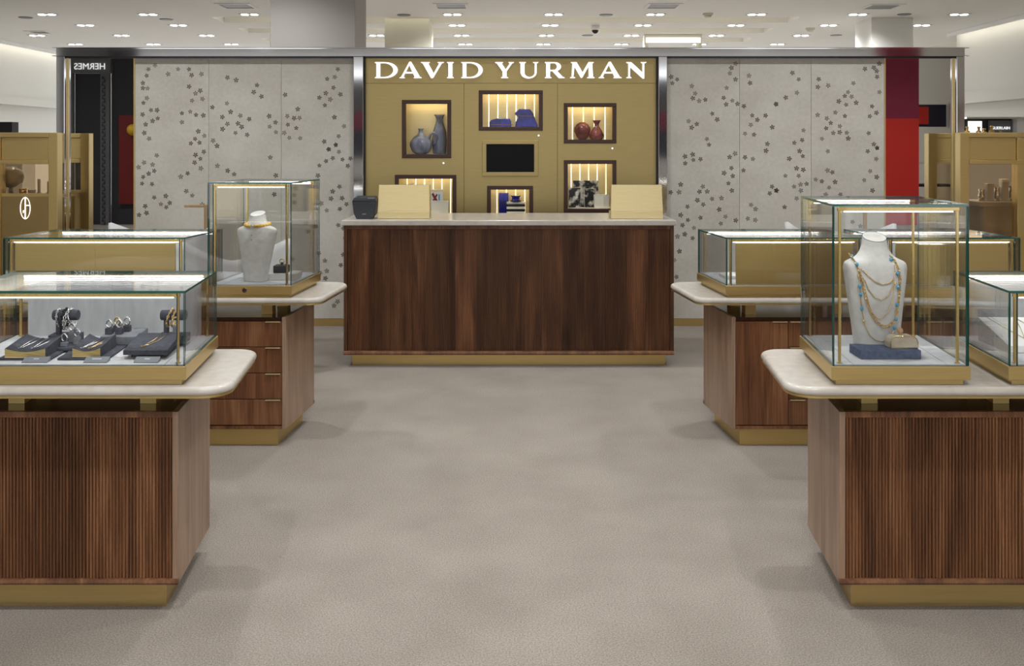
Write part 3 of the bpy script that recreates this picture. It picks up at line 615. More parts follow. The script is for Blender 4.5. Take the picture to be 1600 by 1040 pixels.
# ------------------------------------------------------------------ glass cases
ZS = .765
def case(side, front, u0, wd, h, label, name='glass_case', back=None, lock=None, door=False):
    f0 = frame(side, front)
    # local frame: y = 0 at the face nearest the camera, growing away from it
    yo = -.06 if front else .50
    dy = 1 if front else -1
    fn = lambda u, y, z: f0(u0+u, yo+dy*y, z)
    o = fn(0, 0, 0); R = thing(name, label, 'display case', (o.x, o.y, ZS))
    d = .505
    z1 = ZS+.018; z2 = z1+.0445; zt = z2+h
    MB().box(.018, wd-.018, .018, d-.018, ZS+.0003, z1, fn=fn).build('plinth', 'brass', R)
    MB().box(0, wd, 0, d, z1, z2, fn=fn).build('base', 'brass', R, bevel=.0012, seg=1)
    # fabric deck in three pieces with fine joints
    for a, c in ((.012, .072), (.074, wd-.074), (wd-.072, wd-.012)):
        MB().box(a, c, .012, d-.012, z2+.0002, z2+.004, fn=fn).build('deck_pad', 'fabric', R)
    t = .008; e = .004
    def pane(a, c, y0, y1, zz0, zz1, flat):     # flat: axis of the thin direction
        b = MB(); b.box(a, c, y0, y1, zz0, zz1, fn=fn)
        idx = {'x': (4, 5), 'y': (2, 3), 'z': (0, 1)}[flat]
        b.m = [0 if i in idx else 1 for i in range(6)]
        return b.build('glass_pane', ['pane', 'glass_edge'], R, fix=True)
    zg = z2+.0005
    if door or back:
        pane(e, .030, e, e+t, zg, zt-t, 'y'); pane(.032, wd-.032, e, e+t, zg, zt-t, 'y'); pane(wd-.030, wd-e, e, e+t, zg, zt-t, 'y')
    else: pane(e, wd-e, e, e+t, zg, zt-t, 'y')
    pane(e, wd-e, d-e-t, d-e, zg, zt-t, 'y')
    pane(e, e+t, e+t, d-e-t, zg, zt-t, 'x'); pane(wd-e-t, wd-e, e+t, d-e-t, zg, zt-t, 'x')
    pane(e, wd-e, e, d-e, zt-t+.0003, zt, 'z')
    # brass posts, bars and light strips
    for a in (.033, wd-.033):
        for y in (.030, d-.030):
            MB().box(a-.0045, a+.0045, y-.0045, y+.0045, z2+.004, zt-.022, fn=fn).build('post', 'brass_post', R, bevel=.001, seg=1)
            MB().box(a-.009, a+.009, y-.009, y+.009, z2+.004, z2+.0055, fn=fn).build('post_foot', 'brass_post', R)
    for y in (.030, d-.030):
        q = MB().box(.026, wd-.026, y-.007, y+.007, zt-.024, zt-.010, fn=fn).build('top_bar', 'brass_post', R, bevel=.002)
        MB().box(.048, wd-.048, y-.005, y+.005, zt-.027, zt-.0242, fn=fn).build('light_strip', 'led', q)
        MB().box(.048, wd-.048, y+.0072 if y < .2 else y-.0102, y+.0102 if y < .2 else y-.0072, zt-.020, zt-.013, fn=fn).build('light_strip', 'led', q)
    if back:        # sliding back panels: linen inside, brass outside
        n, inside = back
        y0, y1 = (.018, .026) if not inside else (d-.026, d-.018)
        L = wd-.115; a = .0575
        for j in range(n):
            c0 = a+L*j/n+.0004; c1 = a+L*(j+1)/n-.0004
            b = MB().box(c0, c1, y0, y1, z2+.0045, zt-.030, fn=fn)
            # face 2 looks to the camera, face 3 away
            b.m = [1, 1, 1 if not inside else 0, 0 if not inside else 1, 1, 1]
            b.build('back_panel', ['linen', 'brass'], R)
    if lock:
        p = fn(lock, -.001, (z1+z2)/2)
        q = MB().lathe([(.012,-.004),(.012,.0),(.009,.002)], (p.x, p.y-.001, p.z), 16, axis='y').build('lock', 'chrome', R)
        MB().box(p.x-.0035, p.x+.0035, p.y-.0065, p.y-.005, p.z-.006, p.z+.006).build('lock_core', 'black_metal', q)
    return fn, z2+.004
UA = -.04
caseA, ZD = case(-1, True, UA, .765, .245, 'long low glass case of silver and gold jewellery in the left foreground', back=(2, True))
caseT, _ = case(1, True, UA, .452, .527, 'tall glass case holding the bust with turquoise necklaces', back=None)
caseE, _ = case(1, True, .535, .93, .245, 'low glass case at the right edge with a white wedge display', back=(2, True))
caseL, _ = case(-1, False, UA+.005, .435, .527, 'tall glass case holding the bust with the yellow bead necklace', lock=.24, door=True)
caseB, _ = case(-1, False, .51, .935, .245, 'long low glass case with a brass back, behind the left foreground case', back=(2, False), lock=.5)
caseC, _ = case(1, False, UA+.005, .715, .245, 'low glass case with a brass back, right of the cash desk', back=(1, False), lock=.395)
caseD, _ = case(1, False, .785, .69, .245, 'low glass case with a brass back at the far right of its counter', back=(1, False), lock=.35)

# ------------------------------------------------------------------ jewellery on display
def wbox(fn, u0, u1, y0, y1, z0, z1, name, mtl, label=None, cat=None, parent=None, bevel=.0015, group=None):
    b = MB().box(u0, u1, y0, y1, z0, z1, fn=fn)
    o = b.build(name, mtl, parent, bevel=bevel, seg=1)
    return tag(o, label, cat, group)
uA = lambda u: u-UA          # counter u -> case A u
A = lambda u, y, z: caseA(uA(u), y+.06, z)      # y measured like yy of the counter
zd = ZD
# trays
for (a, c, y0, y1, lb) in ((.425, .60, .010, .30, 'thin dark display board under the silver jewellery at the left'), (.236, .405, .010, .30, 'thin dark display board under the middle gilt-edged stand'),):
    wbox(A, a, c, y0, y1, zd, zd+.008, 'display_board', 'charcoal', lb, 'display board')
wbox(A, .055, .175, .06, .33, zd, zd+.008, 'display_board', 'charcoal', 'thin dark display board under the sloping slab of the gold cross necklace', 'display board')
def book(u0, u1, y0, y1, label):
    r = thing('curved_stand', label, 'jewellery stand', A((u0+u1)/2, y0, zd+.008))
    n = 8; zb = zd+.0085; top = []
    for i in range(n+1):
        t = i/n; top.append((u0+(u1-u0)*t, .030-.011*math.sin(PI*t)))
    b = MB()
    for i in range(n):
        (a, h0), (c, h1) = top[i], top[i+1]
        vs = [A(a, y0, zb), A(c, y0, zb), A(c, y1, zb), A(a, y1, zb), A(a, y0, zb+h0), A(c, y0, zb+h1), A(c, y1, zb+h1*1.5), A(a, y1, zb+h0*1.5)]
        b.add(vs, [(4,5,6,7)], 0, True); b.add(vs, [(0,1,5,4)], 1); b.add(vs, [(2,3,7,6)], 0); b.add(vs, [(0,3,2,1)], 0)
        if i == 0: b.add(vs, [(0,4,7,3)], 0)
        if i == n-1: b.add(vs, [(1,2,6,5)], 0)
    b.build('body', ['charcoal', 'gilt_page'], r, fix=True)
    wbox(A, u0+.001, u1-.001, y0-.0012, y0-.0002, zb, zb+.004, 'edge_strip', 'gold', parent=r, bevel=0)
    return r
book(.445, .580, .012, .19, 'charcoal curved stand with gilt page edge, holding silver necklaces')
book(.265, .358, .02, .19, 'charcoal curved stand with gilt page edge, holding fine gold chains')
def plate(u0, u1, label, chars):
    r = thing('name_plate', label, 'name plate', A((u0+u1)/2, -.02, zd))
    b = MB(); vs = [A(u0,-.028,zd+.0005), A(u1,-.028,zd+.0005), A(u1,.008,zd+.0005), A(u0,.008,zd+.0005), A(u0,-.028,zd+.003), A(u1,-.028,zd+.003), A(u1,.006,zd+.014), A(u0,.006,zd+.014)]
    b.add(vs, [(0,3,2,1),(4,5,6,7),(0,1,5,4),(1,2,6,5),(2,3,7,6),(3,0,4,7)]); b.build('body', 'plate_grey', r)
    for i in range(chars):
        uu = (u0+u1)/2+.0035*(i-(chars-1)/2); b = MB()
        b.add([A(uu-.0012,-.012,zd+.0088), A(uu+.0012,-.012,zd+.0088), A(uu+.0012,-.006,zd+.0107), A(uu-.0012,-.006,zd+.0107)], [(0,1,2,3)]); b.build('engraving', 'print_white', r, fix=False)
plate(.425, .508, 'small grey name plate in front of the silver necklaces', 5)
plate(.228, .305, 'small grey name plate in front of the fine gold chains', 9)
plate(.060, .140, 'small grey name plate in front of the gold cross necklace', 5)
# sloping slab with the cross necklace
r = thing('sloping_slab', 'dark sloping slab holding a gold cross necklace', 'jewellery stand', A(.11, .03, zd+.008))
b = MB(); zb = zd+.009
vs = [A(.042,.022,zb+.006), A(.190,.022,zb+.006), A(.190,.21,zb+.020), A(.042,.21,zb+.020), A(.042,.022,zb+.022), A(.190,.022,zb+.022), A(.190,.21,zb+.044), A(.042,.21,zb+.044)]
b.add(vs, [(0,3,2,1),(4,5,6,7),(0,1,5,4),(1,2,6,5),(2,3,7,6),(3,0,4,7)]); b.build('slab', 'charcoal', r, bevel=.002)
MB().box(.07, .165, .05, .19, zb-.0005, zb+.012, fn=A).build('foot', 'charcoal', r)
def slab_z(y): return zb+.022+.022*(y-.022)/.188+.0015
def chain_thing(name, label, pts, rad, mtl, pend=None):
    r = thing(name, label, 'necklace', pts[0])
    MB().tube(pts, rad, 6).build('chain', mtl, r)
    if pend:
        b = MB()
        for (dx, dy, lx, ly) in ((0,0,.0028,.009),(0,.002,.007,.0028)):
            b.box(pend[0]+dx-lx, pend[0]+dx+lx, pend[1]+dy-ly, pend[1]+dy+ly, pend[2]-.001, pend[2]+.003)
        b.build('cross_pendant', mtl, r)
    return r
P = [A(.105+.012*math.sin(0), .20, slab_z(.20)), A(.107,.17,slab_z(.17)), A(.115,.12,slab_z(.12)), A(.128,.075,slab_z(.075)), A(.132,.06,slab_z(.06)), A(.124,.072,slab_z(.072)), A(.100,.11,slab_z(.11)), A(.088,.16,slab_z(.16)), A(.085,.20,slab_z(.20))]
chain_thing('cross_necklace', 'fine gold necklace with a cross pendant on the dark slab', P, .0016, 'gold', tuple(A(.133,.055,slab_z(.055))))
def book_z(t, y, y0=.012, y1=.19): h = .030-.011*math.sin(PI*t); return zd+.0085+h*(1+.5*(y-y0)/(y1-y0))+.0015
for i, (u, mt, lb) in enumerate([(.535,'silver','silver necklace with a pendant, left of two on the curved stand'), (.490,'silver','silver necklace with a bar pendant, right of two on the curved stand')]):
    t = (u-.445)/.135
    P = [A(u-.018, .18, book_z(t,.18)), A(u-.010,.13,book_z(t,.13)), A(u+.004,.06,book_z(t,.06)), A(u+.008,.045,book_z(t,.045)), A(u+.012,.065,book_z(t,.065)), A(u+.010,.13,book_z(t,.13)), A(u+.006,.18,book_z(t,.18))]
    chain_thing('pendant_necklace', lb, P, .0018, mt, tuple(A(u+.008,.042,book_z(t,.042)+.001)))
for i, (u, mt, lb) in enumerate([(.325,'silver','silver chain with a cross pendant on the middle curved stand'), (.298,'gold','gold chain on the middle curved stand')]):
    t = (u-.265)/.093
    P = [A(u-.022, .18, book_z(t,.18)), A(u-.012,.12,book_z(t,.12)), A(u+.006,.055,book_z(t,.055)), A(u+.009,.045,book_z(t,.045)), A(u+.010,.06,book_z(t,.06)), A(u-.002,.12,book_z(t,.12)), A(u-.010,.18,book_z(t,.18))]
    chain_thing('pendant_necklace', lb, P, .0016, mt, tuple(A(u+.009,.043,book_z(t,.043)+.001)))
# bracelet stands
def bracelet_stand(u, y, label, z0):
    r = thing('bracelet_stand', label, 'jewellery stand', A(u, y, z0))
    wbox(A, u-.052, u+.052, y-.035, y+.035, z0+.0005, z0+.030, 'block', 'charcoal', parent=r)
    wbox(A, u+.018, u+.034, y-.010, y+.010, z0+.0302, z0+.082, 'stem', 'charcoal', parent=r)
    wbox(A, u-.034, u-.018, y-.006, y+.006, z0+.0302, z0+.034, 'foot', 'charcoal', parent=r)
    p = A(u, y, z0+.097)
    MB().lathe([(.017,-.044),(.0185,-.042),(.0185,.042),(.017,.044)], p, 20, axis='x').build('bar', 'charcoal', r)
    return r, p
r, p1 = bracelet_stand(.468, .265, 'charcoal bracelet stand stacked with silver bracelets', zd+.0085)
r, p2 = bracelet_stand(.082, .265, 'charcoal bracelet stand with two gold bracelets', zd+.0085)
def bracelet(c, dx, R, rad, mtl, label, chain=False, tilt=.15):
    r = thing('bracelet', label, 'bracelet', (c.x+dx, c.y, c.z-R+.018))
    cc = (c.x+dx, c.y, c.z-R+.0215)
    if chain:
        n = 22; b = MB()
        for i in range(n):
            a = 2*PI*i/n; q = Vector(cc)+Vector((tilt*R*math.sin(a), R*math.cos(a), R*math.sin(a)))
            tn = Vector((0, -math.sin(a), math.cos(a)))
            ax = Vector((1,0,0)) if i % 2 else Vector((0, math.cos(a), math.sin(a)))
            b.torus(q, rad*2.2, rad*.75, ax, 10, 5, u=tn, sq=.75)
        b.build('links', mtl, r)
    else: MB().torus(cc, R, rad, (1, 0, tilt), 28, 8).build('band', mtl, r)
    return r
bracelet(p1, -.020, .032, .0020, 'silver', 'silver chain bracelet nearest the left end of the bracelet bar', True, -.1)
bracelet(p1, -.004, .034, .0030, 'black_metal', 'black beaded bracelet on the charcoal bar', True, .1)
bracelet(p1, .008, .035, .0028, 'silver', 'heavy silver link bracelet on the charcoal bar', True, .25)
bracelet(p1, .022, .030, .0022, 'silver', 'slim silver bracelet nearest the right end of the bracelet bar', False, .3)
bracelet(p2, -.012, .031, .0021, 'gold', 'gold link bracelet on the left of the bracelet bar', True, .25)
bracelet(p2, .006, .031, .0021, 'gold', 'gold link bracelet on the right of the bracelet bar', True, .25)
# rings on posts
def ring_post(fn, u, y, z0, h, wd, mtl, rmt, label, R=.0125, rr=.0028, ax=(.35,1,0)):
    r = thing('ring_holder', label.replace('ring on', 'holder under the ring on') if False else 'slate ring holder of the '+label, 'ring holder', fn(u, y, z0))
    wbox(fn, u-wd/2, u+wd/2, y-wd/2, y+wd/2, z0+.0003, z0+h, 'post', mtl, parent=r, bevel=.0015)
    c = fn(u, y, z0+h+R+rr*.6)
    k = thing('finger_ring', label, 'ring', (c.x, c.y, c.z-R-rr))
    MB().torus(c, R, rr, ax, 24, 8).build('band', rmt, k)
    MB().ball((c.x, c.y, c.z+R+.0015), .0045, 8, sc=(1.3,1,.7)).build('setting', rmt, k)
wbox(A, .385, .452, .12, .27, zd+.0085, zd+.018, 'display_board', 'charcoal', 'small dark board carrying three ring holders', 'display board')
ring_post(A, .428, .215, zd+.018, .040, .022, 'slate', 'silver', 'silver ring, tallest of three beside the silver bracelets')
ring_post(A, .400, .185, zd+.018, .024, .022, 'slate', 'silver', 'silver ring at the right of three beside the silver bracelets')
ring_post(A, .432, .150, zd+.018, .014, .022, 'slate', 'silver', 'silver ring at the front of three beside the silver bracelets')
wbox(A, .205, .330, .215, .375, zd+.0085, zd+.038, 'display_block', 'slate', 'pale grey block carrying four rings', 'display block')
ring_post(A, .312, .262, zd+.038, .022, .025, 'charcoal', 'silver', 'silver ring at the front left of the grey block')
ring_post(A, .299, .312, zd+.038, .022, .025, 'charcoal', 'gold', 'gold edged ring at the back left of the grey block')
ring_post(A, .276, .262, zd+.038, .022, .025, 'charcoal', 'silver', 'silver ring at the front right of the grey block')
ring_post(A, .263, .312, zd+.038, .022, .025, 'charcoal', 'silver', 'dark silver ring at the back right of the grey block')
ring_post(A, .062, .218, zd+.0415, .036, .020, 'slate', 'gold', 'gold ring on the tall post before the gold bracelets', .0125, .0022)

# ------------------------------------------------------------------ busts
BZ = [(0, .074, .042, 3.2), (.08, .082, .044, 3.2), (.17, .094, .047, 3.0), (.25, .105, .050, 3.0), (.292, .110, .049, 2.9), (.306, .108, .047, 2.7), (.314, .102, .045, 2.5), (.320, .090, .043, 2.3), (.327, .074, .041, 2.1), (.336, .063, .039, 2.0), (.350, .053, .037, 2.0), (.372, .045, .035, 2.0), (.400, .041, .034, 2.0)]
def bsec(z):
    for (a, b_) in zip(BZ, BZ[1:]):
        if a[0] <= z <= b_[0]:
            t = (z-a[0])/(b_[0]-a[0]); return [a[i]+(b_[i]-a[i])*t for i in range(1, 4)]
    return list(BZ[-1][1:])
def bust_y(x, z):
    w_, d_, n_ = bsec(z); q = max(0, 1-abs(x/w_)**n_) if abs(x) < w_ else 0
    return -d_*q**(1/n_)-.02*(1-z/.40)
def bust(loc, rz, label, s=1.0, tp=0.0, sx=1.0, sz=1.0):
    r = thing('necklace_bust', label, 'bust', loc); r.rotation_euler = (0, 0, rz); r.scale = (s*sx, s, s*sz)
    N = 40; rs = []
    zs_ = [i/60*.40 for i in range(0, 46)]+[.30+.1*i/24 for i in range(1, 25)]
    zs_ = sorted(set(round(z, 4) for z in zs_))
    for z in zs_:
        w_, d_, n_ = bsec(z); w_ *= 1-tp*max(0, 1-z/.29); ring = []
        for i in range(N):
            a = 2*PI*i/N; c, s_ = math.cos(a), math.sin(a)
            x = w_*math.copysign(abs(c)**(2/n_), c); y = d_*math.copysign(abs(s_)**(2/n_), s_)
            ring.append((x, y-.02*(1-z/.40), z+(y*.45*max(0,(z-.36)/.04))))
        rs.append(ring)
    MB().rings(rs, True, True, 0, True).build('torso', 'suede', r, local=True)
    w_, d_, n_ = bsec(.40)
    b = MB(); path = [(w_*math.cos(2*PI*i/28), d_*math.sin(2*PI*i/28), .40+d_*math.sin(2*PI*i/28)*.45) for i in range(28)]
    b.tube(path, .0012, 5, closed=True); b.build('neck_seam', 'slate', r, local=True)
    return r
cT = lambda u, y: caseT(u, y, ZD)
pb = px(1366, 542, 3.36); pb.z = ZD+.0005
BT = bust(pb, 0, 'pale suede bust layered with gold and turquoise necklaces', .985)
def on_bust(pts, off=.0025): return [(x, bust_y(x, z)-off, z) for x, z in pts]
def drape(x0, z0, x1, z1, zlow, n=28, xm=None, pw=2.0):
    out = []
    for i in range(n+1):
        t = i/n; x = x0+(x1-x0)*t; s = 2*t-1
        zz = z0+(z1-z0)*t; out.append((x, zlow+(zz-zlow)*abs(s)**pw))
    return out
def sub(o, nm, label):
    k = thing(nm, label, 'necklace', o.location); k.rotation_euler = o.rotation_euler; k.scale = o.scale; return k
def Bp(x, y): return ((x-1366)*3.30/F/.985, (542-y)*3.30/F/.985)      # photograph pixel on the bust front -> bust x, z
for nm, L, lb in (('chain_necklace', [(1337,411),(1345,420),(1356,430),(1368,435),(1380,432),(1388,425),(1389,405)], 'shortest fine gold chain on the bust'),
              ('chain_necklace', [(1340,425),(1347,443),(1356,455),(1367,459.5),(1378,452),(1386,436),(1389,415)], 'second fine gold chain down on the bust'),
              ('chain_necklace', [(1343,448),(1350,475),(1358,486),(1366,489),(1376,480),(1384,462),(1389,430)], 'third fine gold chain down on the bust')):
    k = sub(BT, nm, lb); P = on_bust([Bp(*q) for q in L])
    Q = []
    for i in range(len(P)-1):
        for j in range(4):
            t = j/4; Q.append(Vector(P[i]).lerp(Vector(P[i+1]), t))
    Q.append(Vector(P[-1])); MB().tube(Q, .0016, 6).build('chain', 'gold', k, local=True)
k = sub(BT, 'link_necklace', 'thick gold link necklace with turquoise beads on the bust')
L = [(1325,390),(1330,402),(1334,417),(1338,432),(1342,452),(1347,470),(1353,484),(1360,494),(1370,501),(1380,499),(1388,490),(1392,478),(1394,462),(1396,445),(1397,428),(1395,412),(1390,398),(1384,390)]
P = [Vector(p) for p in on_bust([Bp(*q) for q in L], .004)]
b = MB(); i = 0; acc = 0.0; step = .0062; idx = 0
for a, c in zip(P, P[1:]):
    n = max(1, round((c-a).length/step))
    for j in range(n):
        q = a.lerp(c, j/n); t = (c-a).normalized(); side_ = t.cross(Vector((0, -1, 0))).normalized()
        b.torus(q, .0052, .0015, (Vector((0, -1, 0)) if idx % 2 else side_), 10, 5, u=t, sq=.7); idx += 1
b.build('links', 'gold', k, local=True)
def bead(k, x, y, r=.0062, m='turquoise', off=.006):
    bx, bz = Bp(x, y); MB().ball((bx, bust_y(bx, bz)-off, bz), r, 10, sc=(1, 1, 1.15)).build('bead', m, k, local=True)
for q in ((1328.5,393.5),(1330.5,404),(1384.5,396.5),(1393,418),(1393,439),(1391.5,467),(1389.5,489),(1387,502.5)): bead(k, *q)
k = sub(BT, 'station_necklace', 'longest fine gold necklace with turquoise beads on the bust')
L = [(1332,410),(1333,425),(1335,440),(1336,460),(1338,480),(1342,500),(1349,515),(1358,522),(1367,524),(1376,520),(1384,511),(1389,500)]
MB().tube(on_bust([Bp(*q) for q in L], .003), .0015, 6).build('chain', 'gold', k, local=True)
for q in ((1333.5,437.5),(1335,451),(1336.5,473)): bead(k, *q)
bead(k, 1339.5, 492, .005, 'gold'); bead(k, 1332, 422, .0045, 'gold')
# blue velvet slab and clutch
r0 = px(1391, 557, 3.21); zc = ZD
tag(MB().box(r0.x-.10, r0.x+.102, 3.205, 3.315, zc+.0003, zc+.030).build('velvet_slab', 'blue_velvet', bevel=.002), 'blue grey velvet slab at the foot of the bust', 'display block')
r = thing('clutch_bag', 'small pearly box clutch with a jewelled knob on the velvet slab', 'clutch', (px(1409, 540, 3.25).x, 3.255, zc+.0305)); r.rotation_euler = (0, 0, .05)
pr = [(-.047,0),(.047,0),(.047,.022),(.042,.034),(.030,.042),(-.032,.042),(-.043,.033),(-.047,.02)]
b = MB(); b.rings([[(x, y, z) for x, z in pr] for y in (-.024, -.021, .021, .024)], True, True, 0, False); b.build('body', 'shell', r, local=True, bevel=.004)
b = MB(); b.tube([(-.047,-.0245,.001),(.047,-.0245,.001),(.047,-.0245,.022),(.042,-.0245,.034),(.030,-.0245,.042),(-.032,-.0245,.042),(-.043,-.0245,.033),(-.047,-.0245,.02)], .0014, 5, closed=True); b.build('frame', 'gold', r, local=True)
b = MB(); b.lathe([(.004,.041),(.004,.048)], (-.004,0,0), 10).build('knob_stem', 'gold', r, local=True)
MB().ball((-.004,0,.056), .0105, 10).build('knob', 'rock_crystal', r, local=True)
# left bust
pb = px(404, 438, 4.99); pb.z = ZD+.0005
BL = bust((pb.x-.022, 5.06, ZD+.0005), math.radians(-20), 'pale bust wearing a yellow bead necklace', .98, .22, 1.06, .9)
k = thing('bead_necklace', 'string of chunky yellow beads round the neck of the left bust', 'necklace', BL.location); k.rotation_euler = BL.rotation_euler; k.scale = BL.scale
for i in range(24):
    a = 2*PI*i/24; zz = .336+.006*math.sin(a)
    if abs(a-1.5*PI) < .2: MB().ball((.064*math.cos(a), .050*math.sin(a)-.004, zz), .0085, 8, sc=(1.5, .7, 1)).build('clasp', 'silver', k, local=True)
    else: MB().ball((.064*math.cos(a), .050*math.sin(a)-.004, zz), .0098, 10).build('bead', 'amber', k, local=True)
for i, z in enumerate((.275, .248)):
    o = MB().ball((0, bust_y(0, z)-.001, z), .0032, 8).build('stud', 'slate', BL, local=True)
LT = lambda u, y, z: caseL(u, y, z)
b0 = px(446, 430, 5.12)
tag(MB().box(b0.x-.075, b0.x+.072, 5.06, 5.20, ZD+.0003, ZD+.034).build('display_block', 'suede', bevel=.002), 'pale block behind the left bust under a black ring box', 'display block')
r = thing('ring_box', 'small black ring box on the pale block', 'ring box', (px(440, 420, 5.12).x, 5.12, ZD+.0345))
MB().box(-.038,.038,-.032,.032,0,.040).build('body', 'dark', r, local=True, bevel=.004); MB().box(-.030,.030,-.025,.025,.040,.0425).build('cushion', 'black', r, local=True)
k = thing('finger_ring', 'gold ring with a dark stone above the black ring box', 'ring', (r.location.x+.002, 5.12, ZD+.0775))
MB().torus((0,0,.016), .0125, .003, (.2,1,0), 24, 8).build('band', 'gold', k, local=True); MB().ball((0,0,.006), .007, 8).build('stone', 'dark', k, local=True)
# right low case: white wedge with chains
r = thing('wedge_stand', 'white sloping wedge stand at the right edge carrying fine gold chains', 'jewellery stand', (1.80, 3.30, ZD))
b = MB(); b.add([(1.72,3.30,ZD+.0005),(2.15,3.30,ZD+.0005),(2.15,3.52,ZD+.0005),(1.72,3.52,ZD+.0005),(1.72,3.30,ZD+.025),(2.15,3.30,ZD+.025),(2.15,3.52,ZD+.085),(1.72,3.52,ZD+.085)], [(0,3,2,1),(4,5,6,7),(0,1,5,4),(1,2,6,5),(2,3,7,6),(3,0,4,7)]); b.build('wedge', 'white', r, bevel=.002)
for i, x in enumerate((1.80, 1.90, 2.0)):
    k = thing('chain_necklace', ['first','second','third'][i]+' gold chain from the left on the white wedge', 'necklace', (x, 3.33, ZD+.04))
    f = lambda y: ZD+.025+.06*(y-3.30)/.22+.002
    MB().tube([(x-.05,3.51,f(3.51)),(x-.025,3.42,f(3.42)),(x,3.35,f(3.35)),(x+.025,3.42,f(3.42)),(x+.05,3.51,f(3.51))], .0015, 5).build('chain', 'gold', k)
pc = px(1139, 433, 5.15)
tag(MB().box(pc.x-.035, pc.x+.045, 5.10, 5.24, ZD+.0003, ZD+.018).build('display_block', 'suede', bevel=.002), 'small pale block at the left end of the right brass-backed case', 'display block')
pc = px(274, 422, 5.05)
r = thing('finger_ring', 'white ring standing at the right end of the brass-backed case', 'ring', (pc.x, 5.05, ZD))
MB().lathe([(.012,0),(.010,.012)], (0,0,0), 14).build('foot', 'white', r, local=True); MB().torus((0,0,.026), .012, .0045, (0,1,0), 20, 8).build('band', 'white', r, local=True)

# ------------------------------------------------------------------ cash desk
DK = thing('cash_desk', 'large fluted dark walnut cash desk in front of the brass sign wall', 'desk', (0, 6.68, 0))
xl, xr = -1.149, 1.149
I3 = lambda x, y, z: Vector((x, y, z))
MB().box(xl+.05, xr-.05, 6.74, 7.30, 0, .083).build('plinth', 'brass', DK)
for a, c in ((xl, xl+.026), (xr-.026, xr)): MB().box(a, c, 6.68, 7.34, .083, .985).build('end_panel', 'walnut_desk', DK, bevel=.0015)
MB().box(xl+.0262, xr-.0262, 6.68, 6.70, .957, .985).build('top_rail', 'walnut_desk', DK, bevel=.0015)
b = MB(); sec = [(-.008,.085),(-.012,.096),(-.008,.107),(0,.112),(.02,.112),(.02,.083)]
b.rings([[(x, 6.68+y, z) for y, z in sec] for x in (xl, xr)], True, True, 0, False); b.build('bottom_moulding', 'walnut', DK)
fd = lambda u, y, z: Vector((u, 6.684+y, z))
boards(fd, DK, xl+.0265, xr-.0265, .1125, .9565, 'walnut_desk', .15)
MB().box(xl+.0265, xr-.0265, 6.7005, 6.71, .1125, .9565).build('front_backing', 'walnut_dark', DK)
MB().box(xl+.0265, xr-.0265, 7.30, 7.33, .083, .985).build('back_board', 'walnut_dark', DK)
MB().box(xl-.012, xr+.012, 6.65, 7.37, .9855, 1.022).build('stone_top', 'stone', DK, bevel=.006, seg=3)
def monitor(x0, x1, label, flip):
    r = thing('monitor', label, 'monitor', ((x0+x1)/2, 6.78, 1.0225)); h = (x1-x0)/2
    MB().box(-h, h, 0, .14, 0, .052).build('base_box', 'brass_light', r, local=True, bevel=.003)
    b = MB(); vs = [(-h,.0,.0525),(h,.0,.0525),(h,.03,.0525),(-h,.03,.0525),(-h+.006,.028,.238),(h-.006,.028,.238),(h-.006,.058,.238),(-h+.006,.058,.238)]
    b.add(vs, [(0,3,2,1),(4,5,6,7),(0,1,5,4),(1,2,6,5),(2,3,7,6),(3,0,4,7)]); b.build('back_shell', 'brass_light', r, local=True, bevel=.002)
    b = MB(); vs = [(p[0]*.94, p[1]+.0305, p[2]) for p in vs]; vs = [(x, y if y > .05 or z > .1 else y, z) for x, y, z in vs]
    b.add(vs, [(0,3,2,1),(4,5,6,7),(0,1,5,4),(1,2,6,5),(2,3,7,6),(3,0,4,7)]); b.build('display', 'black_plastic', r, local=True)
    MB().box(-.03, .03, .142, .17, 0, .012).build('cable_cover', 'dark', r, local=True)
monitor((590-CX)*6.78/F, (671.5-CX)*6.78/F, 'brass-backed monitor on the left of the cash desk', 1)
monitor((954.5-CX)*6.78/F, (1036-CX)*6.78/F, 'brass-backed monitor on the right of the cash desk', -1)
r = thing('receipt_printer', 'charcoal receipt printer at the left end of the cash desk', 'printer', ((569-CX)*6.76/F, 6.76, 1.0225))
b = MB(); front = [(-.055,0),(.05,0),(.072,.03),(.085,.125),(-.085,.125),(-.075,.04)]
b.rings([[(x, y, z) for x, z in front] for y in (0, .14)], True, True, 0, False); b.build('body', 'black_plastic', r, local=True, bevel=.004)
b = MB(); b.add([(-.085,-.004,.1255),(.085,-.004,.1255),(.085,.14,.1255),(-.085,.14,.1255),(-.070,.0,.150),(.078,.0,.150),(.07,.13,.158),(-.065,.13,.158)], [(0,3,2,1),(4,5,6,7),(0,1,5,4),(1,2,6,5),(2,3,7,6),(3,0,4,7)]); b.build('lid', 'black_plastic', r, local=True, bevel=.003)
MB().box(.025, .072, -.006, .03, .143, .150).build('paper_slot', 'plate_grey', r, local=True)
q = MB(); q.box(-.012,-.006,-.0015,0,.030,.040).box(-.003,.003,-.0015,0,.030,.040).box(.006,.012,-.0015,0,.030,.040); q.build('logo', 'plate_grey', r, local=True)

